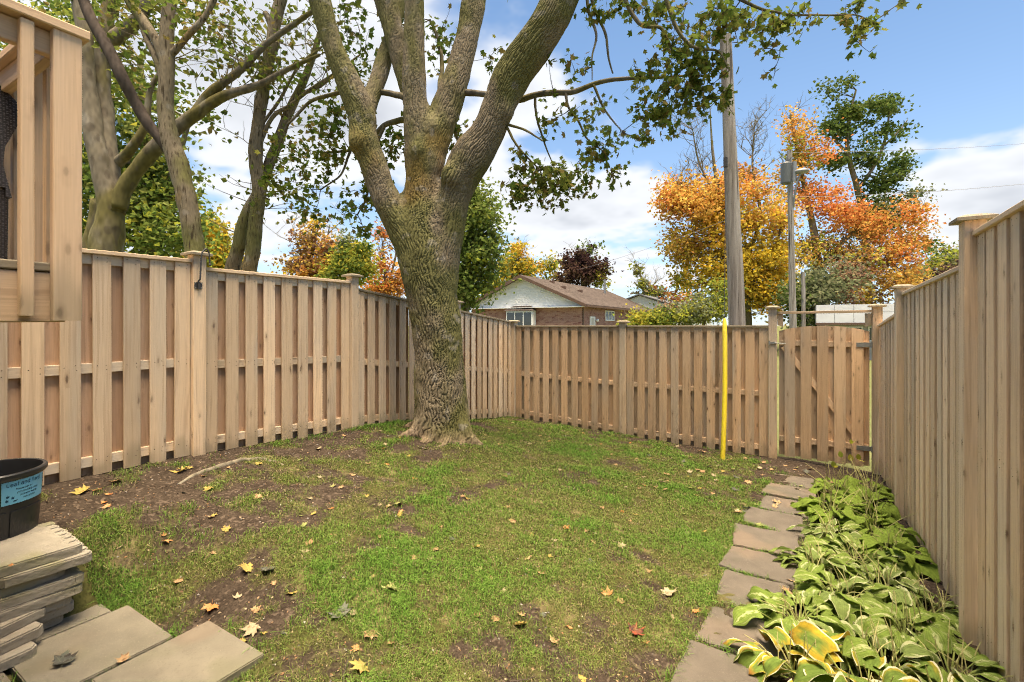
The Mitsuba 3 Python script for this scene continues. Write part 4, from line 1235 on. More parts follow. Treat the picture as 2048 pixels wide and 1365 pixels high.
scene['wire_grey'] = diffuse((.25, .25, .26))
wire('thin overhead wire running right from the top of the light pole', W(1580, 306, Zp), W(2350, 250, 40), .5, .010)
wire('thin overhead wire crossing the white cloud above the right fence', W(1582, 395, Zp), W(2300, 335, 30), .35, .010)
wire('faint overhead wire running left from the light pole over the house', W(1580, 392, Zp), W(1040, 560, 70), .8, .010)

# ------------------------------------------------------------------ houses
def brick_fn(p, n, uv):
    h = p.x + p.y
    row = dr.floor(p.z / .075)
    u = h / .22 + .5 * (row - 2 * dr.floor(row / 2))
    fz, fu = p.z / .075 - row, u - dr.floor(u)
    mort = dr.maximum(1 - smoothstep(.0, .14, fz), 1 - smoothstep(0, .06, fu))
    r = cell_rand(dr.floor(u), row, 1)
    c = mix((.28, .15, .125), (.37, .225, .185), r)
    c = mix(c, mi.Color3f(.20, .085, .07), smoothstep(.8, .95, cell_rand(dr.floor(u), row, 5)))
    return mix(c, mi.Color3f(.42, .37, .31), mort * .75)


scene['brick'] = diffuse(proc(brick_fn))
scene['white_paint'] = principled((.72, .73, .73), .6, .3)
scene['siding_white'] = principled(proc(lambda p, n, uv: mi.Color3f(.74, .75, .74) * (.93 + .1 * noise(p.x * 2, p.y * 2, p.z * 30))), .6, .3)
shing = lambda a, b: (lambda p, n, uv: mix(a, b, cell_rand(dr.floor((p.x + p.y * 1.0) / .3 + 7 * cell_rand(dr.floor(p.z / .07), 2, 2)), dr.floor(p.z / .07), dr.floor(p.y / .33))) * (.8 + .4 * fbm(p.x * .8, p.y * .8, p.z * .8, 3)))
scene['brown_shingle'] = diffuse(proc(shing((.070, .058, .052), (.105, .088, .078))))
scene['grey_shingle'] = diffuse(proc(shing((.10, .105, .11), (.145, .15, .155))))
scene['brown_trim'] = principled((.12, .075, .055), .6, .3)
scene['dark_glass'] = principled((.035, .045, .05), .08, .8)
scene['curtain'] = diffuse((.55, .53, .48))

hs = numbered('gabled_house')
tag(hs, 'brick bungalow with white siding gable and brown roof behind the back fence', 'house')
vh, ux0, ux1, ve = 27.0, -19.55, -10.55, 43.0
uc = (ux0 + ux1) / 2
ez, rz, gzz = EYE + 1.14, EYE + 3.12, -.5
ov = .45
put('wall', *boxm((ux0 + ov, vh, gzz), (ux1 - ov, ve - ov, ez + .02)), 'brick', hs)
sl = (rz - ez) / (uc - ux0)
# gable end of lapped siding
mbx = MB()
z = ez - .02
while z < rz - .1:
    z1 = min(z + .115, rz - .04)
    hw0, hw1 = max((rz - z) / sl - .02, .02), max((rz - z1) / sl - .02, .01)
    y0, y1 = vh - .035, vh - .018
    mbx.add([(uc - hw0, y0, z), (uc + hw0, y0, z), (uc + hw1, y1, z1), (uc - hw1, y1, z1), (uc - hw0, y1 + .02, z), (uc + hw0, y1 + .02, z)], [(0, 1, 2), (0, 2, 3), (4, 5, 1), (4, 1, 0)])
    z = z1
k = mbx.put('siding', 'siding_white', hs)
tag(k, kind='stuff')
V, Fc = boxm((ux0 + .1, vh - .42, ez - .05), (ux1 - .1, vh - .037, ez - .012))
put('soffit', V, Fc, 'white_paint', hs)
th = .10
mbx = MB()
for sgn in (-1, 1):
    e = uc + sgn * (uc - ux0)
    V = []
    for y in (vh - ov, ve):
        V += [(uc, y, rz + th), (e, y, ez + th - .0), (e, y, ez - .0), (uc, y, rz)]
    Q = [(0, 1, 5, 4), (3, 7, 6, 2), (1, 2, 6, 5), (0, 3, 2, 1), (4, 5, 6, 7)]
    Fc = [f for q in Q for f in ((q[0], q[1], q[2]), (q[0], q[2], q[3]))]
    mbx.add(V, Fc)
rk_ = mbx.put('roof', 'brown_shingle', hs)
mbx = MB()
for sgn in (-1, 1):
    e = uc + sgn * (uc - ux0)
    V = [(uc, vh - ov - .03, rz + th - .01), (e, vh - ov - .03, ez + th - .01), (e, vh - ov - .03, ez - .10), (uc, vh - ov - .03, rz - .12), (uc, vh - ov - .004, rz + th - .01), (e, vh - ov - .004, ez + th - .01), (e, vh - ov - .004, ez - .10), (uc, vh - ov - .004, rz - .12)]
    mbx.add(V, [(0, 1, 2), (0, 2, 3), (4, 6, 5), (4, 7, 6), (3, 2, 6), (3, 6, 7), (0, 5, 1), (0, 4, 5)])
mbx.add(*boxm((ux1 + .002, vh - ov, ez - .06), (ux1 + .09, ve, ez + .05)))
mbx.put('fascia', 'brown_trim', rk_)
for (a, b) in ((.62, .16), (.72, .30), (.25, .18)):
    x = uc + (ux1 - uc) * a * .6
    y = vh + (ve - vh) * b
    zz = rz + th - sl * (x - uc)
    put('roof_vent', *boxm((x - .14, y - .14, zz - .05), (x + .14, y + .14, zz + .13)), 'brown_trim', rk_)
V, Fc = tube([(uc + 1.2, ve - 4, rz - .6), (uc + 1.2, ve - 4, rz + .75)], [.09, .09], 10)
put('chimney_pipe', V, Fc, 'grey_metal', rk_, smooth=40)


def window(parent, c, half, zlo, zhi, axis_, panes, depth=.06, frame='white_paint', glass='dark_glass', fr=.06):
    """A window on a wall facing -y (axis 0) or +x (axis 1)."""
    def bx(a0, a1, z0, z1, d0, d1):
        if axis_ == 0:
            return boxm((c[0] + a0, c[1] - d1, z0), (c[0] + a1, c[1] - d0, z1))
        return boxm((c[0] + d0, c[1] + a0, z0), (c[0] + d1, c[1] + a1, z1))
    mb = MB()
    mb.add(*bx(-half, half, zlo, zlo + fr, 0, depth))
    mb.add(*bx(-half, half, zhi - fr, zhi, 0, depth))
    w = 2 * half / panes
    for i in range(panes + 1):
        a = -half + w * i
        a0, a1 = max(a - fr / 2, -half), min(a + fr / 2, half)
        if a1 - a0 < fr * .9:
            a0, a1 = (-half, -half + fr) if i == 0 else (half - fr, half)
        mb.add(*bx(a0, a1, zlo + fr, zhi - fr, 0, depth))
    k = mb.put('window', frame, parent)
    for i in range(panes):
        a = -half + w * i
        put('pane', *bx(a + fr / 2, a + w - fr / 2, zlo + fr, zhi - fr, .004, .02), glass, k)
    return k


# bay window under its little hipped roof, seen over the corner post
bx0, bx1 = on_y(1012, 640, vh - .4)[0], on_y(1066, 640, vh - .4)[0]
bc, bh = (bx0 + bx1) / 2, (bx1 - bx0) / 2
put('bay', *boxm((bx0, vh - .40, 0.4), (bx1, vh - .002, EYE + .92)), 'white_paint', hs)
window(hs, (bc, vh - .402), bh - .04, .75, EYE + .88, 0, 3, .05)
V = np.array([(bx0 - .1, vh - .55, EYE + .93), (bx1 + .1, vh - .55, EYE + .93), (bx1 + .1, vh - .04, EYE + .93), (bx0 - .1, vh - .04, EYE + .93), (bx0 + .35, vh - .05, EYE + 1.24), (bx1 - .35, vh - .05, EYE + 1.24)])
put('bay_roof', V, [(0, 1, 5), (0, 5, 4), (1, 2, 5), (3, 0, 4), (0, 2, 1), (0, 3, 2)], 'brown_shingle', hs)
xs = ux1 - ov
wy = [on_x(px, 630, xs)[1] for px in (1181, 1188, 1210, 1228)]
window(hs, (xs, (wy[2] + wy[3]) / 2), (wy[3] - wy[2]) / 2, EYE + .30, EYE + 1.0, 1, 3, .05, fr=.07)
dy = (wy[0] + wy[1]) / 2
put('door', *boxm((xs, dy - .45, -.3), (xs + .04, dy + .45, EYE + .55)), 'white_paint', hs)
put('door_pane', *boxm((xs + .041, dy - .25, 1.2), (xs + .05, dy + .25, EYE + .45)), 'curtain', hs)
V, Fc = tri_of(trimesh.creation.icosphere(2, .10))
put('porch_lamp', V + on_x(1195, 641, xs + .12), Fc, 'white_paint', hs, smooth=True)
V, Fc = tube([(xs + .05, vh + .05, ez - .1), (xs + .05, vh + .05, -.4)], [.04, .04], 8)
put('downpipe', V, Fc, 'brown_trim', hs)

h2 = numbered('grey_roofed_house')
tag(h2, 'low house with long grey roof behind the brick bungalow', 'house')
x0, x1, y0, y1 = -20.0, -9.3, 52.0, 70.0
e2, r2 = EYE + 1.5, EYE + 3.3
put('wall', *boxm((x0 + .4, y0 + .4, -.5), (x1 - .4, y1 - .4, e2)), 'siding_white', h2)
xm = (x0 + x1) / 2
V = np.array([(xm, y0, r2), (x0, y0, e2), (x1, y0, e2), (xm, y1, r2), (x0, y1, e2), (x1, y1, e2)])
V = np.vstack([V + [0, 0, .12], V])
rf2 = put('roof', V, [(0, 1, 4), (0, 4, 3), (0, 5, 2), (0, 3, 5), (6, 10, 7), (6, 9, 10), (6, 8, 11), (6, 11, 9), (0, 7, 1), (0, 6, 7), (0, 2, 8), (0, 8, 6), (2, 5, 11), (2, 11, 8), (3, 10, 9), (3, 4, 10), (3, 9, 11), (3, 11, 5), (1, 7, 10), (1, 10, 4)], 'grey_shingle', h2)
put('gable', np.array([(x0 + .35, y0 + .38, e2 - .02), (x1 - .35, y0 + .38, e2 - .02), (xm, y0 + .38, r2 - .05), (x0 + .35, y0 + .48, e2 - .02), (x1 - .35, y0 + .48, e2 - .02), (xm, y0 + .48, r2 - .05)]), [(0, 1, 2), (3, 5, 4), (0, 3, 4), (0, 4, 1), (1, 4, 5), (1, 5, 2), (2, 5, 3), (2, 3, 0)], 'siding_white', h2)
for b in (.25, .4, .55, .7):
    x = xm + 1.2
    zz = r2 + .12 - (r2 - e2) / (x1 - xm) * 1.2
    y = y0 + (y1 - y0) * b
    put('roof_vent', *boxm((x - .2, y - .2, zz - .05), (x + .2, y + .2, zz + .2)), 'dark_metal', rf2)
V, Fc = tube([(x1 - 1.2, y1 - 4, e2), (x1 - 1.2, y1 - 4, e2 + 1.6)], [.16, .16], 10)
put('chimney_pipe', V, Fc, 'dark_metal', rf2)

# the house the deck belongs to, behind the camera
h0 = numbered('brick_house')
tag(h0, 'two-storey brick house that carries the deck, behind the viewpoint', 'house')
yw = -2.6
put('wall', *boxm((-8.0, yw - 8, -.6), (1.6, yw, 5.4)), 'brick', h0)
V = np.array([(-8.5, yw + .45, 5.3), (2.1, yw + .45, 5.3), (2.1, yw - 8.5, 5.3), (-8.5, yw - 8.5, 5.3), (-8.5, yw - 4, 7.4), (2.1, yw - 4, 7.4)])
put('roof', V, [(0, 1, 5), (0, 5, 4), (2, 3, 4), (2, 4, 5), (1, 2, 5), (3, 0, 4), (0, 2, 1), (0, 3, 2)], 'brown_shingle', h0)


def house_window(x0_, x1_, z0_, z1_, n_):
    mb = MB()
    w_ = (x1_ - x0_) / n_
    for z_ in (z0_, z1_ - .06):
        mb.add(*boxm((x0_, yw, z_), (x1_, yw + .05, z_ + .06)))
    for i_ in range(n_ + 1):
        xx_ = x0_ + w_ * i_
        mb.add(*boxm((max(xx_ - .03, x0_), yw, z0_ + .06), (min(xx_ + .03, x1_), yw + .05, z1_ - .06)))
    k_ = mb.put('window', 'white_paint', h0)
    for i_ in range(n_):
        put('pane', *boxm((x0_ + w_ * i_ + .032, yw + .005, z0_ + .06), (x0_ + w_ * (i_ + 1) - .032, yw + .02, z1_ - .06)), 'dark_glass', k_)


house_window(-5.4, -3.6, 2.0, 4.05, 2)
house_window(-1.6, -.3, 2.9, 4.1, 2)
house_window(-1.4, -.4, .5, 1.3, 2)

h3 = numbered('white_fascia_building')
tag(h3, 'grey building with deep white panelled fascia seen over the gate', 'building')
vy = 38.0
xa, xb = on_y(1632, 630, vy)[0], on_y(1790, 630, vy)[0]
zt, zb = on_y(1640, 611, vy)[2], on_y(1640, 649, vy)[2]
put('wall', *boxm((xa + .6, vy + .8, -.5), (xb + 4, vy + 7, zt - .1)), 'grey_wall', h3)
n = 5
for i in range(n):
    a, b = xa + (xb + 1 - xa) * i / n, xa + (xb + 1 - xa) * (i + 1) / n
    for z0, z1 in ((zb + .10, zb + .80), (zb + .82, zt)):
        put('panel', *boxm((a + .016, vy - .02, z0), (b - .016, vy + .05, z1)), 'panel_white', h3)
put('fascia_box', *boxm((xa + .02, vy + .052, zb + .02), (xb + 4, vy + 7.2, zt + .02)), 'pale_metal', h3)
put('gutter', *boxm((xa - .02, vy - .06, zb - .04), (xb + 1, vy + .05, zb + .085)), 'brown_trim', h3)
for px0, px1 in ((1690, 1726), (1736, 1770)):
    a, b = on_y(px0, 640, vy + .8)[0], on_y(px1, 640, vy + .8)[0]
    window(h3, ((a + b) / 2, vy + .798), (b - a) / 2, .7, zb - .15, 0, 2, .05, fr=.08)
scene['panel_white'] = principled(proc(lambda p, n, uv: mi.Color3f(.64, .65, .67) * (.88 + .2 * fbm(p.x * 1.3, p.y, p.z * 2.5, 3))), .5, .3)
scene['pale_metal'] = principled((.30, .30, .31), .5, .4)
scene['grey_wall'] = diffuse(proc(lambda p, n, uv: mix((.30, .30, .28), (.36, .355, .34), noise(p.x * 1, p.y, p.z * 14))))


# ------------------------------------------------------------------ deck at the left
dk = numbered('wooden_deck')
tag(dk, 'raised pale spruce deck corner with railing at the upper left', 'deck')
UO = -2.42
ve = .775                      # far edge of the corner board
rim = UO - .038
DZ = 1.99
piece('rim_joist', dk, 'spruce', (rim - .019, -2.2, 1.857), (rim - .019, ve - .04, 1.857), (0, 0, 1), .188, .036, .003)
piece('rim_joist', dk, 'spruce', (rim - .04, ve - .06, 1.857), (-6.0, ve - .06, 1.857), (0, 0, 1), .188, .036, .003)
for i in range(20):
    x1 = rim + .006 - .145 * i
    piece('deck_board', dk, 'old_wood', (x1 - .07, -2.2, DZ - .0175), (x1 - .07, ve - .03, DZ - .0175), (1, 0, 0), .139, .033, .004)
for y in (.30, -.55, -1.4):
    piece('joist', dk, 'spruce', (rim - .04, y, 1.855), (-6.0, y, 1.855), (0, 0, 1), .184, .036, .003)
piece('post', dk, 'spruce', (rim + .0205, ve - .043, 1.768), (rim + .0205, ve - .043, 2.876), (0, 1, 0), .086, .038, .003)
y0 = .618
for i in range(13):
    y = y0 - .135 * i
    piece('baluster', dk, 'spruce', (rim + .021, y, 1.785), (rim + .021, y, 2.868), (0, 1, 0), .0375, .038, .003, bot_slope=0)
piece('rail', dk, 'spruce', (rim - .019, -2.2, 2.83), (rim - .019, ve - .04, 2.83), (0, 0, 1), .089, .036, .003)
piece('rail_cap', dk, 'spruce', (rim - .015, -2.2, 2.895), (rim - .015, ve + .02, 2.895), (1, 0, 0), .135, .036, .004)
piece('rail', dk, 'spruce', (rim - .04, ve - .07, 2.83), (-6.0, ve - .07, 2.83), (0, 0, 1), .089, .036, .003)
piece('rail_cap', dk, 'spruce', (rim - .085, ve - .05, 2.895), (-6.0, ve - .05, 2.895), (0, 1, 0), .135, .036, .004)
for i in range(24):
    piece('baluster', dk, 'spruce', (rim - .10 - .135 * i, ve - .018, 1.785), (rim - .10 - .135 * i, ve - .018, 2.868), (1, 0, 0), .0375, .038, .003)
for x in (-4.3, -5.9):
    for y in (.35, -2.0):
        g = float(ground(x, y, False))
        piece('support_post', dk, 'spruce', (x, y, g - .1), (x, y, 1.76), (1, 0, 0), .14, .14, .005)

# black woven chair on the deck behind the railing
ch = numbered('patio_chair')
tag(ch, 'black woven patio chair on the deck behind the railing', 'chair')
edge = on_x(39, 200, -2.95)
bk0 = np.array([-2.95, edge[1], 0])
zf = lambda py: on_x(20, py, -2.95)[2]
prof = [(.0, zf(190)), (.0, zf(238)), (-.045, zf(290)), (-.055, zf(330)), (-.03, zf(395)), (-.03, 2.36)]
left = [(-.58 - a, z) for a, z in prof[::-1]]
poly = sg.Polygon([(-.09, zf(156) + .01), *prof, *left, (-.49, zf(156) + .01), (-.29, zf(156) + .03)])
m = trimesh.creation.extrude_polygon(poly.buffer(.01), .05, engine='earcut')
V, Fc = tri_of(m)
V, Fc = trimesh.remesh.subdivide_to_size(V, Fc, .05)
V = np.column_stack([bk0[0] - V[:, 2] - .25 * (V[:, 1] - 2.4) * .5 - .35 * (V[:, 0] + .29) ** 2, bk0[1] + V[:, 0], V[:, 1]])
put('backrest', V, Fc, 'wicker', ch)
cy = bk0[1] - .29
V, Fc = boxm((bk0[0] - .48, cy - .24, 2.32), (bk0[0] - .06, cy + .24, 2.40))
put('seat', V, Fc, 'wicker', ch)
for sx in (-.05, -.45):
    for sy in (-.24, .24):
        V, Fc = tube([(bk0[0] + sx, cy + sy, DZ), (bk0[0] + sx, cy + sy, 2.34)], [.024, .028], 10)
        put('leg', V, Fc, 'wicker', ch, smooth=40)
for sy in (-.25, .25):
    V, Fc = tube(spline([(bk0[0] - .06, cy + sy, 2.60), (bk0[0] - .2, cy + sy, 2.62), (bk0[0] - .42, cy + sy, 2.58), (bk0[0] - .45, cy + sy, 2.36)], 4), np.full(13, .028), 10)
    put('armrest', V, Fc, 'wicker', ch, smooth=True)


def wicker_fn(p, n, uv):
    a, b = p.y / .022, p.z / .012
    r = dr.floor(b)
    s = dr.abs(a + .5 * (r - 2 * dr.floor(r / 2)) - dr.floor(a + .5 * (r - 2 * dr.floor(r / 2))) - .5)
    v = dr.abs(b - r - .5)
    hole = smoothstep(.28, .42, s) * smoothstep(.12, .3, v)
    return mix((.022, .02, .02), (.10, .095, .10), hole)


scene['wicker'] = principled(proc(wicker_fn), .5, .4)

# ------------------------------------------------------------------ black tub with its pale blue notice
bn = numbered('yard_waste_tub')
tag(bn, 'black plastic tub with a pale blue notice standing by the left fence', 'tub')
c = W(-28, 940, 3.2)
TH = 17
bg = float(ground(c[0], c[1], False)) - .01
bh = W(-28, 940, 3.2)[2] - bg
ro, rb = .285, .235
prof = [(0, .0), (rb - .02, 0), (rb, .015), (rb + .006, .10 * bh), (rb + (ro - rb) * .62, .66 * bh), (rb + (ro - rb) * .66, .67 * bh), (ro - .012, bh - .045), (ro, bh - .045), (ro + .012, bh - .03), (ro + .012, bh - .008), (ro + .004, bh), (ro - .012, bh - .002), (ro - .016, bh - .03), (rb - .008, .03), (0, .028)]
m = trimesh.creation.revolve(np.array(prof), sections=72)
V, Fc = tri_of(m)
put('body', V + [c[0], c[1], bg], Fc, 'black_plastic', bn, smooth=35)
scene['black_plastic'] = principled(proc(lambda p, n, uv: mi.Color3f(.016, .017, .019) * (.8 + .6 * fbm(p.x * 9, p.y * 9, p.z * 9, 3))), .38, .5)
rad = lambda z: float(np.interp(z, [.10 * bh, .66 * bh, bh - .045], [rb + .006, rb + (ro - rb) * .62, ro - .012]))
cam_az = math.atan2(-c[1], -c[0])


def on_tub(V, off):
    """Wraps the plane (arc length s, height z, depth) round the tub; s grows to the viewer's right."""
    r = np.array([rad(z) for z in V[:, 1]]) + off + V[:, 2]
    a = A0 + V[:, 0] / ro
    return np.column_stack([c[0] + r * np.cos(a), c[1] + r * np.sin(a), bg + V[:, 1]])


A0 = math.atan2(W(22, 1000, 2.99)[1] - c[1], W(22, 1000, 2.99)[0] - c[0])


def wrapped(name, poly, z0, off, bsdf, parent, th=.0012):
    m = trimesh.creation.extrude_polygon(poly, th, engine='earcut')
    V, Fc = trimesh.remesh.subdivide_to_size(*tri_of(m), .02)
    return put(name, on_tub(V, off), Fc, bsdf, parent)


lz0 = bh * .70
nk = wrapped('notice', sg.box(0, lz0 - .045, .30, lz0 + .105), 0, .003, 'notice_blue', bn)
scene['notice_blue'] = principled((.17, .46, .62), .35, .5)
scene['notice_ink'] = diffuse((.02, .06, .10))
scene['notice_white'] = principled((.60, .56, .50), .6, .3)


def lettering(text, s0, z0, hgt, name='lettering', bold=False):
    m = meshkit.text_mesh(text, hgt, .001, bold)
    V, Fc = tri_of(m)
    V = V + [s0, z0, 0]
    put(name, on_tub(V, .0045), Fc, 'notice_ink', nk)


lettering('Leaf and Yard', .022, lz0 + .070, .025)
for i, (s0, tx) in enumerate(((.075, 'Please place l'), (.080, 'your reusable conta'), (.098, 'container beside'), (.118, 'side are not'))):
    lettering(tx, s0, lz0 + .043 - .021 * i, .0115)
for (s0, z0) in ((.024, .004), (.020, -.022), (.050, -.008)):
    O = MO * [.013, .016]
    wrapped('emblem', sg.Polygon(O + [s0 + .008, lz0 + z0]).buffer(0), 0, .0045, 'notice_ink', nk, .001)
O = sg.Polygon([(.06, lz0 - .028), (.075, lz0 - .030), (.086, lz0 - .022), (.088, lz0 - .016), (.075, lz0 - .024), (.062, lz0 - .022)])
wrapped('emblem', O, 0, .0045, 'notice_ink', nk, .001)
wrapped('torn_sticker', sg.Polygon([(.085, lz0 + .107), (.135, lz0 + .107), (.140, lz0 + .128), (.13, lz0 + .14), (.12, lz0 + .135), (.095, lz0 + .136)]), 0, .002, 'notice_white', bn)
for s0, s1 in ((-.22, .035), (.05, .3)):
    wrapped('moulded_panel', sg.box(s0, .08 * bh + .02, s1, .52 * bh).buffer(-.012).buffer(.012), 0, -.004, 'black_plastic', bn, .012)

# ------------------------------------------------------------------ stack of scalloped edging stones on the slabs
ST = W(155, 1103, 2.95)[:2] - [.12, .03]
base = -.115


def edging(L=.61, D=.36, th=.056, n=7, seed=0):
    """Plan outline: scallops along the far (+y) edge, rounded near corners; origin at the far right corner."""
    pts = [(0, -D + .03), (-.03, -D)]
    pts += [(-L + .03, -D), (-L, -D + .03), (-L, 0)]
    w = L / n
    for i in range(n):
        for k in range(1, 7):
            a = math.pi * (1 - k / 6)
            pts.append((-L + w * i + w / 2 + w / 2 * math.cos(a), .05 * math.sin(a) ** .8))
    return sg.Polygon(pts).buffer(0)


rs = random.Random(5)
z = base
rows = [(-.055, -.02, 8, 0), (-.025, .02, 5, 0), (.0, .0, 3, 0), (.03, .045, 6, 1), (.03, .05, 3, 0), (-.03, -.02, 9, 0), (.035, .09, 2, 0), (-.005, .055, 4, 1)]
names = ['lowest', 'second lowest', 'third from the bottom', 'fourth from the bottom', 'fifth from the bottom', 'sixth from the bottom', 'second from the top', 'topmost']
for i, (dx, dy, rot, _) in enumerate(rows):
    poly = edging(D=.37 if i < 6 else .38)
    V, Fc = plate(poly, .056, 0, .008)
    V, Fc = trimesh.remesh.subdivide_to_size(V, Fc, .07)
    V = V + (meshkit.noise(V * 30 + i * 7, 3)[:, None] - .5) * .005
    a = math.radians(rot - 6)
    R = np.array([[math.cos(a), -math.sin(a)], [math.sin(a), math.cos(a)]])
    xy = V[:, :2] @ R.T + ST + [dx, dy]
    tilt = .0 if i < 6 else (.015 if i == 6 else .02)
    V = np.column_stack([xy, V[:, 2] + z + tilt * (xy[:, 0] - ST[0]) * -1])
    k = numbered('edging_stone')
    scene[k] = mikit.ply((V, Fc), 'edging_concrete', 35)
    tag(k, f'pale concrete scalloped edging stone, {names[i]} of the stack on the slabs' if i not in (7, 6) else ('pale concrete edging stone with scalloped edge lying on top of the stack' if i == 7 else 'edging stone with a yellow-green stain directly under the top one'), 'edging stone', 'edging stones stacked on the slabs')
    z += .0595
scene['edging_concrete'] = principled(proc(concrete_fn((.30, .272, .212), (.22, .215, .09))), .85, .2)
scene['edging_concrete'] = bumped(scene['edging_concrete'], rough_h, .006)
# a second, lower pile of the same stones just left of the stack
z = base
for i in range(3):
    V, Fc = plate(edging(D=.37), .056, 0, .008)
    V = V + (meshkit.noise(V * 30 + i * 9, 3)[:, None] - .5) * .005
    a = math.radians(184 + 7 * i)
    R = np.array([[math.cos(a), -math.sin(a)], [math.sin(a), math.cos(a)]])
    p = W(26 - 10 * i, 1262, 2.62)[:2] + [-.02 * i, 0]
    V = np.column_stack([V[:, :2] @ R.T + p - [.60, .30], V[:, 2] + z])
    k = numbered('edging_stone')
    scene[k] = mikit.ply((V, Fc), 'edging_concrete', 35)
    tag(k, ['lowest edging stone of the low pile at the left frame edge', 'middle edging stone of the low pile at the left frame edge', 'upper edging stone of the low pile at the left frame edge'][i], 'edging stone', 'edging stones in the low pile')
    z += .06

# ------------------------------------------------------------------ plant hook on the fence post
hk = numbered('plant_hook')
tag(hk, 'black iron plant hook screwed to the second post of the left fence', 'plant hook')
hx = px_in + PW / 2 + .001
q = lambda px, py, off=.04: on_x(px, py, hx + off)
p0, p1 = on_x(388.5, 564.5, hx), on_x(404, 578.5, hx)
put('wall_plate', *boxm((hx, p0[1], p1[2]), (hx + .006, p1[1], p0[2])), 'dark_metal', hk)
m_ = (p0 + p1) / 2
V, Fc = tube([(hx + .02, m_[1], p1[2] - .005), (hx + .02, m_[1], p0[2] + .005)], [.013, .013], 10)
put('socket', V, Fc, 'dark_metal', hk)
for sy in (.12, .88):
    for sz in (.12, .88):
        V, Fc = tri_of(trimesh.creation.icosphere(1, .006))
        put('screw', V + [hx + .007, p0[1] + (p1[1] - p0[1]) * sy, p1[2] + (p0[2] - p1[2]) * sz], Fc, 'zinc', hk)
path_ = [q(396.5, 567, .02), q(397, 562, .02), q(400, 559), q(401, 545), q(403, 510), q(406.5, 503), q(411, 498.5), q(415, 500), q(418, 507), q(419, 520), q(420, 530)]
S = spline(path_, 4)
V, Fc = tube(S, np.full(len(S), .0075), 8)
put('hook', V, Fc, 'dark_metal', hk, smooth=True)
V, Fc = tri_of(trimesh.creation.icosphere(2, .013))
put('finial', V + S[-1], Fc, 'dark_metal', hk, smooth=True)

# ------------------------------------------------------------------ hostas


def hosta_leaf(L, wid, droop, fold, pet, rise, seed):
    """Blade and petiole from the crown of the plant at the origin, leaning out along +y; uv = (across -1..1, along; petiole below 0)."""
    rg = np.random.default_rng(seed)
    V, U, Fc = [], [], []
    n, m = 11, 9
    # spine: petiole arc then the drooping blade
    th0 = rise
    P = [np.zeros(3)]
    ang = th0
    for i in range(6):
        P.append(P[-1] + pet / 6 * np.array([0, math.cos(ang), math.sin(ang)]))
        ang -= .05
    pets = np.array(P)
    ang -= .25
    sp, angs = [P[-1]], [ang]
    for i in range(n):
        ang -= droop / n * (1.3 - .3 * i / n)
        sp.append(sp[-1] + L / n * np.array([0, math.cos(ang), math.sin(ang)]))
        angs.append(ang)
    for i in range(n + 1):
        t = i / n
        hw = wid / 2 * (max(math.sin(math.pi * min(1, (t * .93 + .07)) ** .62), 0) ** .8) * (1 if t < 1 else 0)
        nn = np.array([0, -math.sin(angs[i]), math.cos(angs[i])])
        for j in range(m):
            s = 2 * j / (m - 1) - 1
            rib = .006 * math.cos(s * 4 * math.pi) * (1 - abs(s)) * wid / .15
            wavy = .020 * math.sin(t * 9 + seed + s * 2) * abs(s) ** 2 * wid / .15 + .03 * math.sin(t * 3.1 + seed * 1.7) * s * wid / .15
            back = -.10 * L * (1 - t) ** 3 * abs(s) ** 1.5          # heart-shaped lobes
            V.append(sp[i] + np.array([s * hw, 0, 0]) + nn * (fold * hw * abs(s) ** 1.3 - .5 * fold * hw * s * s * 1.2 + rib + wavy) + np.array([0, math.cos(angs[i]), math.sin(angs[i])]) * back)
            U.append((s, t))
    for i in range(n):
        for j in range(m - 1):
            a = i * m + j
            Fc += [(a, a + 1, a + m + 1), (a, a + m + 1, a + m)]
    tv, tf = tube(np.vstack([pets, sp[1]]), np.r_[np.linspace(.007, .005, 7), .003], 5)
    Fc = np.vstack([Fc, tf + len(V)])
    V = np.vstack([V, tv])
    U = np.vstack([U, np.tile([0, -1.0], (len(tv), 1))])
    return V, Fc, U


def hosta_fn(mid, edge_, kind):
    def fn(p, n, uv):
        s, t = dr.abs(uv.x), uv.y
        g = noise(p.x * 45, p.y * 45, p.z * 45)
        vein = dr.abs(dr.sin(uv.x * 14))
        c = mi.Color3f(mid) * (.72 + .4 * g) * (.85 + .22 * vein)
        jag = (noise(t * 14, uv.x * 9, p.x * 3) - .5) * .5 + (noise(t * 5, uv.x * 22, p.y * 4) - .5) * .5
        if kind == 'margin':
            c = mix(c, mi.Color3f(edge_), smoothstep(.72, .92, s + jag * .5) * .75)
        elif kind == 'centre':
            c = mix(c, mi.Color3f(edge_), (1 - smoothstep(.06, .34, s + jag * .9 + .25 * t)) * .65)
            c = mix(c, mi.Color3f(edge_) * .8, smoothstep(.62, .8, noise(uv.x * 16, t * 2.2, p.x * 2)) * .5)
        elif kind == 'autumn':
            rim = dr.maximum(s * 1.02, dr.abs(t * 1.6 - .62) * 1.0)
            y = smoothstep(.52, .95, rim + jag * .35 + (noise(p.x * 5, p.y * 5, p.z * 5) - .5) * .9)
            c = mix(c, mi.Color3f(.46, .34, .04) * (.75 + .4 * g), y)
            c = mix(c, mi.Color3f(.64, .62, .42), smoothstep(.88, .95, s + jag * .15))
            c = mix(c, mi.Color3f(.26, .12, .04), smoothstep(.55, .75, noise(p.x * 14 + 4, p.y * 14, p.z * 14) * .5 + .5 * t) * smoothstep(.72, .95, t) * .8)
        c = mix(c, mi.Color3f(.30, .36, .11), mi.Float(dr.select(t < -.5, 1.0, 0.0)))
        return c
    return fn


def hosta_mat(*a):
    return {'type': 'principledthin', 'base_color': proc(hosta_fn(*a)), 'roughness': .55, 'diff_trans': .6, 'eta': 1.3}


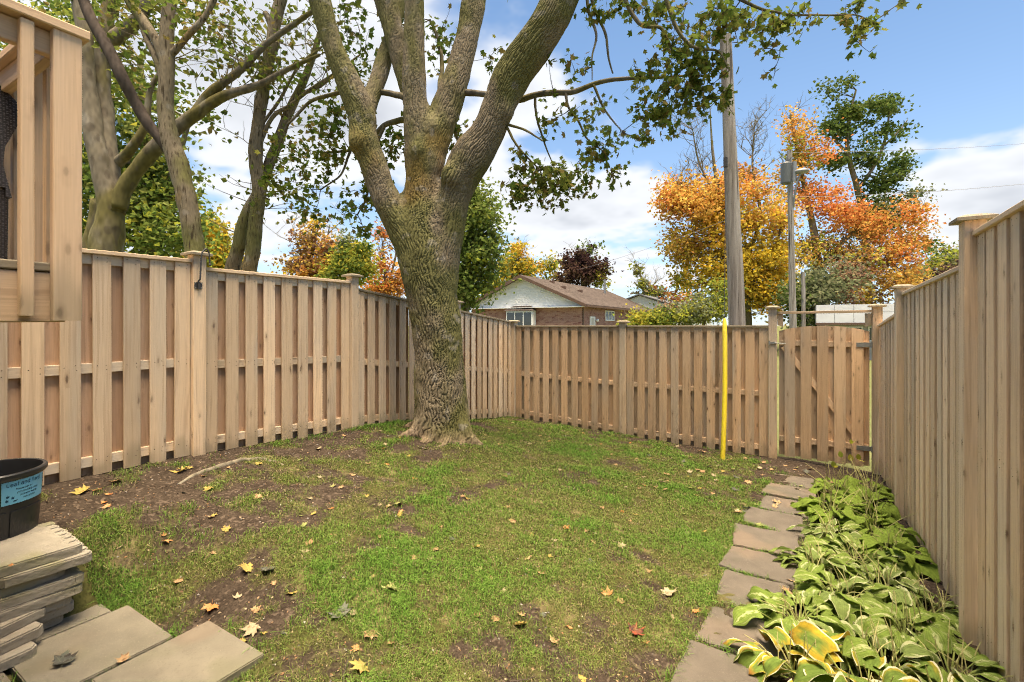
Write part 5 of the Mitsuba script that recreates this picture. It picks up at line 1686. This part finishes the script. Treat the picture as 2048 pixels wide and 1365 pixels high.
scene['hosta_green'] = hosta_mat((.20, .285, .05), None, 'plain')
scene['hosta_white_centre'] = hosta_mat((.19, .27, .055), (.56, .58, .30), 'centre')
scene['hosta_white_edge'] = hosta_mat((.20, .265, .08), (.60, .61, .36), 'margin')
scene['hosta_autumn'] = hosta_mat((.16, .235, .05), None, 'autumn')

HV = {}
for nm, (L, wd, specs) in {'small': (.15, .075, 9), 'mid': (.19, .122, 9), 'large': (.30, .215, 8)}.items():
    HV[nm] = []
    for i in range(specs):
        r_ = np.random.default_rng(100 + i)
        V, Fc, U = hosta_leaf(L * r_.uniform(.8, 1.2), wd * r_.uniform(.8, 1.2), r_.uniform(.5, 1.9), r_.uniform(.15, .6), L * r_.uniform(.5, 1.15), r_.uniform(.35, 1.1), i)
        HV[nm].append(mikit.ply((V, Fc), 'hosta_green', True, uv=U))
HOSTAS = [   # plan position, kind of leaf, material, leaves, size factor, label
    (.36, 3.40, 'large', 'hosta_autumn', 15, .95, 'big yellowing hosta with pale leaf margins at the bottom right corner'),
    (.02, 3.52, 'mid', 'hosta_autumn', 22, 1.15, 'yellow-edged hosta spilling over the path at the lower right'),
    (.80, 3.48, 'large', 'hosta_autumn', 12, .95, 'broad gold-tipped hosta against the nearest part of the right fence'),
    (.50, 3.92, 'mid', 'hosta_white_edge', 36, 1.0, 'hosta with white leaf edges behind the big yellowing one'),
    (.02, 4.12, 'mid', 'hosta_white_centre', 46, 1.0, 'low striped hosta sprawling onto the path beside the third slab'),
    (.68, 4.42, 'mid', 'hosta_white_centre', 44, 1.0, 'striped hosta next to the second right fence post'),
    (.28, 4.62, 'mid', 'hosta_white_centre', 46, 1.0, 'large-leaved striped hosta in the middle of the bed'),
    (.66, 5.02, 'mid', 'hosta_white_edge', 40, 1.0, 'pale-edged hosta close to the fence in the middle of the bed'),
    (.20, 5.12, 'mid', 'hosta_white_centre', 46, .95, 'dense pale-striped hosta at the path edge of the bed'),
    (.50, 5.50, 'mid', 'hosta_white_centre', 42, 1.0, 'striped hosta halfway along the right fence'),
    (.78, 5.85, 'mid', 'hosta_green', 32, 1.1, 'plain green hosta against the fence halfway along'),
    (.86, 4.05, 'mid', 'hosta_white_centre', 26, .95, 'striped hosta tucked against the near right fence'),
    (.88, 4.85, 'mid', 'hosta_white_centre', 26, .95, 'striped hosta tucked against the fence behind the post'),
    (.34, 5.98, 'small', 'hosta_white_edge', 40, 1.2, 'thin pale-leaved hosta with wilted stalks at the far path edge'),
    (.72, 6.50, 'mid', 'hosta_green', 36, 1.2, 'broad green hosta leaning on the far right fence'),
    (.38, 6.75, 'mid', 'hosta_green', 36, 1.2, 'green hosta with tall seed stalks nearest the gate'),
    (.50, 7.72, 'mid', 'hosta_green', 30, 1.1, 'green hosta at the gate end of the bed beside the last slab'),
    (.86, 7.95, 'mid', 'hosta_green', 28, 1.1, 'green hosta at the foot of the gate post'),
    (.78, 7.25, 'mid', 'hosta_green', 32, 1.15, 'dark green hosta in the far corner by the gate hinges'),
]
rh = np.random.default_rng(8)
for (x, y, nm, mat, num, sc, lab) in HOSTAS:
    k = numbered('hosta_plant')
    tag(k, lab, 'hosta', 'hostas along the right fence')
    z = float(ground(x, y)) - .01
    for i in range(num):
        a = 360 * (i * .382) + rh.uniform(-25, 25)
        lay = i / num
        src = HV[nm][int(rh.integers(0, len(HV[nm])))]
        s = sc * rh.uniform(.78, 1.12)
        sp = .13 * (1 - lay) * rh.uniform(.3, 1.2)
        ox, oy = sp * math.cos(math.radians(a + 90)), sp * math.sin(math.radians(a + 90))
        tw_ = T().translate([x + ox, y + oy, z]) @ T().rotate([0, 0, 1], float(a)) @ T().rotate([1, 0, 0], float(-8 + 26 * lay + rh.uniform(-8, 8))) @ T().rotate([0, 1, 0], float(rh.uniform(-14, 14))) @ T().scale(float(s))
        mt_ = mat
        if mat == 'hosta_white_centre' and rh.uniform() < .2:
            mt_ = 'hosta_white_edge'
        if mat == 'hosta_white_edge' and rh.uniform() < .25:
            mt_ = 'hosta_white_centre'
        again('leaf', src, k, tw_, mt_)
    # seed stalks and wilted strands
    mbs = MB()
    for j in range(14):
        a = rh.uniform(0, 2 * math.pi)
        ln = rh.uniform(.35, .6) if y > 6 else rh.uniform(.2, .36)
        o = np.array([x + rh.uniform(-.12, .12), y + rh.uniform(-.12, .12), z])
        lean = rh.uniform(.05, .35) if j % 2 == 0 else rh.uniform(.4, .8)
        d = np.array([math.cos(a) * lean, math.sin(a) * lean, 1.0 - lean * .4]) * ln
        P = [o, o + d * .5 + [0, 0, .04], o + d + [0, 0, -.02 * (j % 2)]]
        V, Fc = tube(spline(P, 4), np.linspace(.0045, .0022, 9), 5)
        mbs.add(V, Fc)
    mbs.put('stalk', 'hosta_stalk', k)
scene['hosta_stalk'] = diffuse((.40, .38, .17))
# the tall yellow-green leaflets standing up in front of the gate
k = numbered('seedling')
tag(k, 'spindly seedling with yellow-green leaves standing in front of the gate', 'plant')
mbs = MB()
for (px, py, bx, by) in ((1703, 888, 1712, 950), (1682, 915, 1700, 955), (1702, 922, 1704, 955), (1718, 920, 1715, 952), (1668, 935, 1690, 958)):
    a, b = W(bx, by + 15, 7.05), W(px, py, 7.05)
    a[2] = min(a[2], float(ground(a[0], a[1])))
    V, Fc = tube(spline([a, (a + b) / 2 + [.01, 0, .02], b], 4), np.full(9, .003), 5)
    mbs.add(V, Fc)
    M = frames(2, rh, -.1)
    M[0] = np.stack([[.85, .5, 0], [-.1, -.2, .97], [.5, -.85, 0]], -1)
    for o in range(2):
        mbl = MB()
        scatter_leaves(mbl, b[None], .085, LIME * 1.25, rh, M=M[o:o + 1], shape=np.array([(0, 1.), (.3, .75), (.42, .4), (.25, .05), (0, 0), (-.25, .05), (-.42, .4), (-.3, .75)]))
        mbl.put('leaf', 'leaf_paint', k, color=True)
mbs.put('stalk', 'hosta_stalk', k)

# ------------------------------------------------------------------ fallen leaves
FL = []
for i in range(8):
    r_ = np.random.default_rng(60 + i)
    O = MO * (1 + r_.normal(size=(len(MO), 1)) * .05)
    LV, LF = leaf_fan(O, 0)
    LV, LF = trimesh.remesh.subdivide(LV, LF)
    c1, c2, c3 = r_.uniform(.0, .6), r_.uniform(-.5, .5), r_.uniform(0, .5)
    zc = c1 * LV[:, 0] ** 2 + c2 * .4 * LV[:, 0] * LV[:, 1] + c3 * LV[:, 1] ** 2 * .6 + .10 * np.sin(LV[:, 0] * 5 + i) * np.abs(LV[:, 1]) + .08 * np.sin(LV[:, 1] * 6 + 2 * i)
    LV = np.column_stack([LV[:, :2], zc - zc.min()])
    tv, tf = tube([(0, .12, LV[0, 2] + .01), (.05, -.35, LV[0, 2] + .03), (.12, -.75, LV[0, 2] + .0)], [.018, .014, .012], 4)
    FL.append(mikit.ply((np.vstack([LV, tv]), np.vstack([LF, tf + len(LV)])), 'fallen_tan', True, uv=np.vstack([LV[:, :2], np.tile([0, -2.0], (len(tv), 1))])))


def fallen_fn(a, b, vein, spot):
    def fn(p, n, uv):
        g = fbm(p.x * 26, p.y * 26, p.z * 26, 3)
        c = mix(a, b, smoothstep(.35, .65, g))
        ang = dr.abs(dr.atan2(uv.x, uv.y)) / .78
        ray = dr.abs(ang - dr.round(ang))
        c = mix(c, mi.Color3f(vein), (1 - smoothstep(.02, .07, ray)) * .6)
        c = mix(c, mi.Color3f(spot), smoothstep(.66, .76, noise(p.x * 70, p.y * 70, p.z * 70)) * .75)
        return c
    return fn


for nm, arg in {'fallen_tan': ((.34, .22, .12), (.42, .30, .16), (.28, .16, .08), (.16, .09, .05)), 'fallen_yellow': ((.38, .29, .08), (.32, .26, .08), (.42, .35, .15), (.22, .13, .05)), 'fallen_green': ((.22, .25, .085), (.29, .29, .12), (.34, .34, .18), (.14, .10, .04)),
                'fallen_orange': ((.48, .20, .07), (.42, .26, .12), (.34, .14, .06), (.14, .07, .04)), 'fallen_dark': ((.085, .085, .075), (.13, .14, .11), (.18, .17, .11), (.05, .04, .035)), 'fallen_pale': ((.38, .32, .21), (.32, .27, .17), (.34, .29, .17), (.24, .16, .09)), 'fallen_red': ((.30, .07, .04), (.15, .06, .045), (.32, .2, .07), (.03, .03, .03))}.items():
    scene[nm] = {'type': 'principledthin', 'base_color': proc(fallen_fn(*arg)), 'roughness': .6, 'diff_trans': .25, 'eta': 1.3}


def lay(mat, x, y, size, rot, lift=.012, tilt=18, rg=rh, shape=None, z=None):
    k = numbered('fallen_leaf')
    src = FL[int(rg.integers(0, 8)) if shape is None else shape]
    z = float(ground(x, y)) + lift if z is None else z
    d = dict(src)
    d['bsdf'] = {'type': 'ref', 'id': mat}
    d['to_world'] = T().translate([float(x), float(y), float(z)]) @ T().rotate([0, 0, 1], float(rot)) @ T().rotate([1, 0, 0], float(rg.uniform(-tilt, tilt))) @ T().rotate([0, 1, 0], float(rg.uniform(-tilt, tilt))) @ T().scale(float(size))
    scene[k] = d
    return k


NAMED = [
    (800, 1012, 'fallen_green', .085, 'yellow-green maple leaf lying flat in the middle of the lawn'), (772, 940, 'fallen_green', .075, 'yellow-green maple leaf in front of the big maple roots'), (1335, 1192, 'fallen_pale', .105, 'large pale maple leaf beside the stepping slabs'),
    (681, 1235, 'fallen_dark', .11, 'large dark grey-green maple leaf on the front lawn'), (790, 1184, 'fallen_green', .10, 'green maple leaf on thin grass in the front lawn'), (725, 1338, 'fallen_yellow', .085, 'yellow maple leaf nearest the bottom edge of the lawn'),
    (497, 1140, 'fallen_yellow', .085, 'yellow leaf beside the dark leaf on the left lawn'), (535, 1146, 'fallen_dark', .085, 'dark folded leaf beside the yellow one on the left lawn'), (1041, 1252, 'fallen_yellow', .075, 'golden leaf low in the centre of the lawn'),
    (1268, 1268, 'fallen_red', .095, 'red and black maple leaf beside the path near the bottom'), (862, 1122, 'fallen_green', .06, 'small yellow-green leaf right of centre on the lawn'), (365, 945, 'fallen_yellow', .11, 'yellow maple leaf lying on the bare root'),
    (421, 978, 'fallen_yellow', .07, 'yellow leaf just below the bare root'), (170, 985, 'fallen_yellow', .10, 'yellow and brown leaf on soil beside the tub'), (237, 968, 'fallen_tan', .085, 'tan curled leaf on the soil near the left fence'),
    (1516, 1054, 'fallen_green', .075, 'green-yellow leaf lying on the stepping slabs'), (740, 1272, 'fallen_tan', .07, 'tan leaf on bare soil in the front lawn'), (508, 1262, 'fallen_pale', .08, 'pale curled leaf near the slab corner'), (423, 1217, 'fallen_orange', .075, 'orange-brown curled leaf between the slabs and lawn'),
    (1215, 1194, 'fallen_orange', .07, 'small orange leaf right of centre on the front lawn'), (955, 1098, 'fallen_yellow', .06, 'small yellow leaf in the centre of the lawn'), (606, 1056, 'fallen_green', .055, 'small green-yellow leaf left of the lawn centre'), (520, 997, 'fallen_tan', .06, 'light brown leaf between the root and the maple'),
    (1555, 1010, 'fallen_pale', .075, 'pale leaf at the lawn edge of the stepping slabs'), (1490, 1025, 'fallen_dark', .06, 'dark leaf beside the top stepping slabs'), (330, 1086, 'fallen_orange', .05, 'small orange leaf on the left lawn'), (1430, 955, 'fallen_pale', .085, 'pale leaf at the foot of the yellow tube'), (1130, 1055, 'fallen_orange', .05, 'small rusty leaf behind the lawn centre'),
]
SLAB_Z = .0
for px, py, mat, sz, lab in NAMED:
    q = hit(px, py)
    tag(lay(mat, q[0], q[1], sz, rh.uniform(0, 360), .012), lab, 'leaf')
for px, py, mat, sz, lab in ((126, 1328, 'fallen_dark', .085, 'dark brown leaf lying on the square slab'), (247, 1322, 'fallen_tan', .05, 'small tan leaf caught in the slab joint'), (23, 1133, 'fallen_orange', .02, 'tiny orange leaf on the top edging stone')):
    Z = 2.62
    zz = -.105 if py > 1200 else .395
    Z = (EYE - zz) * F / (py - HY)
    q = W(px, py, Z)
    tag(lay(mat, q[0], q[1], sz, rh.uniform(0, 360), 0, 6, z=zz + .004), lab, 'leaf')
MARKS = [(q_[0], q_[1], n_) for q_, n_ in [(hit(440, 940), 'bare root'), (TREE, 'maple trunk'), (hit(1445, 920), 'yellow tube'), (hit(1380, 1240), 'stepping slabs'), (hit(1500, 1020), 'top of the path'), (hit(330, 1285), 'square slabs'), (hit(60, 1075), 'black tub'), (hit(1030, 840), 'fence corner'), (hit(1240, 880), 'back fence'), (hit(681, 1235), 'large dark leaf'), (hit(1268, 1268), 'red and black leaf'), (hit(800, 1012), 'yellow-green lawn leaf'), (hit(1335, 1192), 'large pale leaf'), (hit(606, 1056), 'green-yellow leaf')]]


def where(x, y):
    """Which landmark a small leaf lies by, as seen from the camera."""
    mx, my, n_ = min(MARKS, key=lambda m: math.hypot(m[0] - x, m[1] - y))
    dx, dz = CA * (x - mx) + SA * (y - my), -SA * (x - mx) + CA * (y - my)
    side = 'left of' if dx < -abs(dz) else 'right of' if dx > abs(dz) else 'in front of' if dz < 0 else 'behind'
    return f'{side} the {n_}'


KINDS = [('fallen_tan', 90, 'small tan curled leaf', .032, .06), ('fallen_pale', 50, 'small pale dry leaf', .03, .065), ('fallen_yellow', 30, 'small yellow leaf', .03, .06), ('fallen_orange', 26, 'small rusty orange leaf', .03, .055), ('fallen_dark', 16, 'small dark leaf', .03, .06), ('fallen_green', 18, 'small yellow-green leaf', .03, .055)]
for mat, num, lab, s0, s1 in KINDS:
    made = 0
    while made < num:
        x, y = rh.uniform(-5.2, .1), 1.5 + 7.4 * rh.uniform() ** 1.2
        X, Z = CA * x + SA * y, -SA * x + CA * y
        if Z < 1.9 or X / Z < -1.1 or X / Z > 1.1 or hard.distance(sg.Point(x, y)) < .02 or np.hypot(x - TREE[0], y - TREE[1]) < .6:
            continue
        tag(lay(mat, x, y, rh.uniform(s0, s1), rh.uniform(0, 360), .004), f'{lab} {where(x, y)}', 'leaf', f'{lab[:-4]}leaves {where(x, y)}')
        made += 1
made = 0
while made < 70:      # heaped by the gate, on the path and in the bed
    x, y = rh.uniform(-1.6, .95), rh.uniform(3.6, 8.9)
    if not (y > 6.2 or abs(x - .12) < .2):
        continue
    wl = f"wilted {['tan', 'pale', 'dark', 'brown', 'greenish'][made % 5]} maple leaf {'by the gate' if y > 8 else 'by the seedling' if y > 7.3 else 'beside the upper slabs' if y > 6.2 else 'between slabs and hostas' if y > 4.9 else 'by the yellow-edged hosta'}"
    tag(lay(['fallen_tan', 'fallen_pale', 'fallen_dark', 'fallen_tan', 'fallen_green'][made % 5], x, y, rh.uniform(.04, .085), rh.uniform(0, 360), .02, 25), wl, 'leaf', wl.replace('leaf', 'leaves', 1))
    made += 1

# ------------------------------------------------------------------ grass
rg = np.random.default_rng(77)


def blades(x, y, hgt, wid, cols, lean=.8):
    n = len(x)
    z = ground(x, y) - .004
    a = rg.uniform(0, 2 * np.pi, n)
    d = np.stack([np.cos(a), np.sin(a), 0 * a], 1)
    s = np.stack([-np.sin(a), np.cos(a), 0 * a], 1)
    tw2 = rg.normal(size=n) * .5
    s = s * np.cos(tw2)[:, None] + d * np.sin(tw2)[:, None]
    B = np.stack([x, y, z], 1)
    l = np.abs(rg.normal(size=n)) * lean
    m = B + d * (hgt * .30 * l)[:, None] + np.array([0, 0, 1]) * (hgt * .62)[:, None]
    t = B + d * (hgt * (.45 + .6 * l) * np.minimum(l + .2, 1.2))[:, None] + np.array([0, 0, 1]) * (hgt * np.maximum(1 - .45 * l, .15))[:, None]
    w = (wid / 2)[:, None]
    V = np.stack([B - s * w, B + s * w, m + s * w * .8, m - s * w * .8, t], 1).reshape(-1, 3)
    k = np.arange(n)[:, None] * 5
    Fc = np.concatenate([k + [0, 1, 2], k + [0, 2, 3], k + [3, 2, 4]])
    return V, Fc, np.repeat(cols, 5, 0)


N = 1900000
x = rg.uniform(XL + .03, .45, N)
y = rg.uniform(1.0, 9.6, N)
X, Z = CA * x + SA * y, -SA * x + CA * y
ok = (Z > 1.7) & (np.abs(X / np.maximum(Z, .1)) < 1.12)
x, y, Z = x[ok], y[ok], Z[ok]
dens = np.clip((2.6 / Z) ** 1.35, .12, 1.0)
x, y, Z = (v[rg.uniform(size=len(x)) < dens] for v in (x, y, Z)) if False else (x, y, Z)
u_ = rg.uniform(size=len(x))
sel = u_ < dens
x, y, Z = x[sel], y[sel], Z[sel]
gm = grassiness(x, y)
clump = meshkit.fbm(np.stack([x * 9, y * 9, 0 * x], -1), 2, 51)
sel = rg.uniform(size=len(x)) < np.clip(gm * 1.1 - .06, .0, 1) * np.clip(.25 + 1.5 * (clump - .25), .08, 1)
x, y, Z, gm = x[sel], y[sel], Z[sel], gm[sel]
import shapely
bad = shapely.contains_xy(hard.buffer(-.02), x, y) | (np.hypot(x - TREE[0], y - TREE[1]) < .42) | (y > YB - .03)
x, y, Z, gm = x[~bad], y[~bad], Z[~bad], gm[~bad]
n = len(x)
lush = np.clip(meshkit.fbm(np.stack([x * 2.2, y * 2.2, 0 * x], -1), 3, 61) * 1.6 - .35 + .25 * (gm - .5), 0, 1)
hgt = rg.uniform(.018, .045, n) * (.7 + .9 * lush)
wid = rg.uniform(.0022, .004, n) * np.clip(Z / 3.0, 1, 2.2)
c0, c1 = np.array([.165, .185, .055]), np.array([.11, .215, .035])
cols = c0 + (c1 - c0) * np.clip(lush + rg.normal(size=n) * .2, 0, 1)[:, None]
straw = rg.uniform(size=n) < .29 - .24 * lush
cols[straw] = np.array([.33, .27, .15]) * rg.uniform(.6, 1.15, (straw.sum(), 1))
cols *= rg.uniform(.5, 1.45, (n, 1))
hgt[straw] *= .8
V, Fc, C = blades(x, y, hgt, wid, cols)
scene['grass'] = mikit.ply((V, Fc), 'grass_paint', False, color=C)
tag('grass', 'short patchy lawn grass with straw and bare spots', 'grass', kind='stuff')
# long tufts at slab edges and the fence foot
tx, ty = [], []
for p_ in [e for e, *_ in path_slabs] + [e for e, _ in patio_slabs]:
    L = p_.exterior.length
    for _ in range(12):
        q = p_.exterior.interpolate(rg.uniform(0, L))
        m = int(rg.integers(8, 46))
        tx.append(q.x + rg.normal(size=m) * .035)
        ty.append(q.y + rg.normal(size=m) * .03)
for _ in range(60):
    y_ = rg.uniform(3.4, 9)
    m = int(rg.integers(6, 26))
    tx.append(XL + .05 + np.abs(rg.normal(size=m)) * .05)
    ty.append(y_ + rg.normal(size=m) * .06)
tx, ty = np.concatenate(tx), np.concatenate(ty)
out = ~shapely.contains_xy(hard, tx, ty)
tx, ty = tx[out], ty[out]
n = len(tx)
V, Fc, C = blades(tx, ty, rg.uniform(.03, .085, n), rg.uniform(.0025, .0045, n), np.array([.10, .19, .03]) * rg.uniform(.6, 1.4, (n, 1)), 1.0)
scene['grass_tufts'] = mikit.ply((V, Fc), 'grass_paint', False, color=C)
tag('grass_tufts', 'longer grass tufts along the slab edges and fence foot', 'grass', kind='stuff')
# crumbs of soil, pebbles, bits of dry leaf
n = 16000
x, y = rg.uniform(XL + .05, 1.0, n), rg.uniform(1.2, 9.0, n)
X, Z = CA * x + SA * y, -SA * x + CA * y
sel = (Z > 1.8) & (np.abs(X / np.maximum(Z, .1)) < 1.12) & ~shapely.contains_xy(hard, x, y) & (rg.uniform(size=n) < np.clip(3.2 / Z, .15, 1))
x, y = x[sel], y[sel]
n = len(x)
M = frames(n, rg, 0)
s = rg.uniform(.004, .014, n)
base4 = np.array([(0, -.9, 0), (.6, 0, .3), (0, .9, .1), (-.6, 0, .3), (0, 0, -.4)])
V = np.einsum('nij,kj->nki', M, base4) * s[:, None, None] + np.stack([x, y, ground(x, y) + .003], 1)[:, None, :]
k = np.arange(n)[:, None] * 5
Fc = np.concatenate([k + [0, 1, 2], k + [0, 2, 3], k + [0, 4, 1], k + [1, 4, 2], k + [2, 4, 3], k + [3, 4, 0]])
pal = np.array([(.30, .20, .12), (.20, .13, .08), (.07, .05, .04), (.38, .30, .20), (.10, .075, .055), (.33, .31, .28), (.25, .15, .08)])
scene['leaf_litter'] = mikit.ply((V.reshape(-1, 3), Fc), 'grass_paint', False, color=np.repeat(pal[rg.integers(0, 7, n)] * rg.uniform(.7, 1.2, (n, 1)), 5, 0))
tag('leaf_litter', 'crumbs of dry leaf, pebbles and soil scattered over the yard', 'litter', kind='stuff')
# little fallen sticks
mbs = MB()
for _ in range(46):
    x, y = rg.uniform(-5.0, .4), rg.uniform(1.7, 8.8)
    if hard.distance(sg.Point(x, y)) < .1:
        continue
    a, ln = rg.uniform(0, 6.28), rg.uniform(.06, .24)
    P = [(x + math.cos(a) * ln * t + rg.normal() * .006, y + math.sin(a) * ln * t + rg.normal() * .006) for t in (0, .35, .7, 1)]
    P = [(u_, v_, float(ground(u_, v_)) + .012 + rg.uniform(0, .01)) for u_, v_ in P]
    V, Fc = tube(P, [.0035, .003, .0028, .002], 5)
    mbs.add(V, Fc)
k = mbs.put('stick_litter', 'bark_dark')
tag(k, 'thin dark fallen sticks scattered over the lawn and soil', 'sticks', kind='stuff')
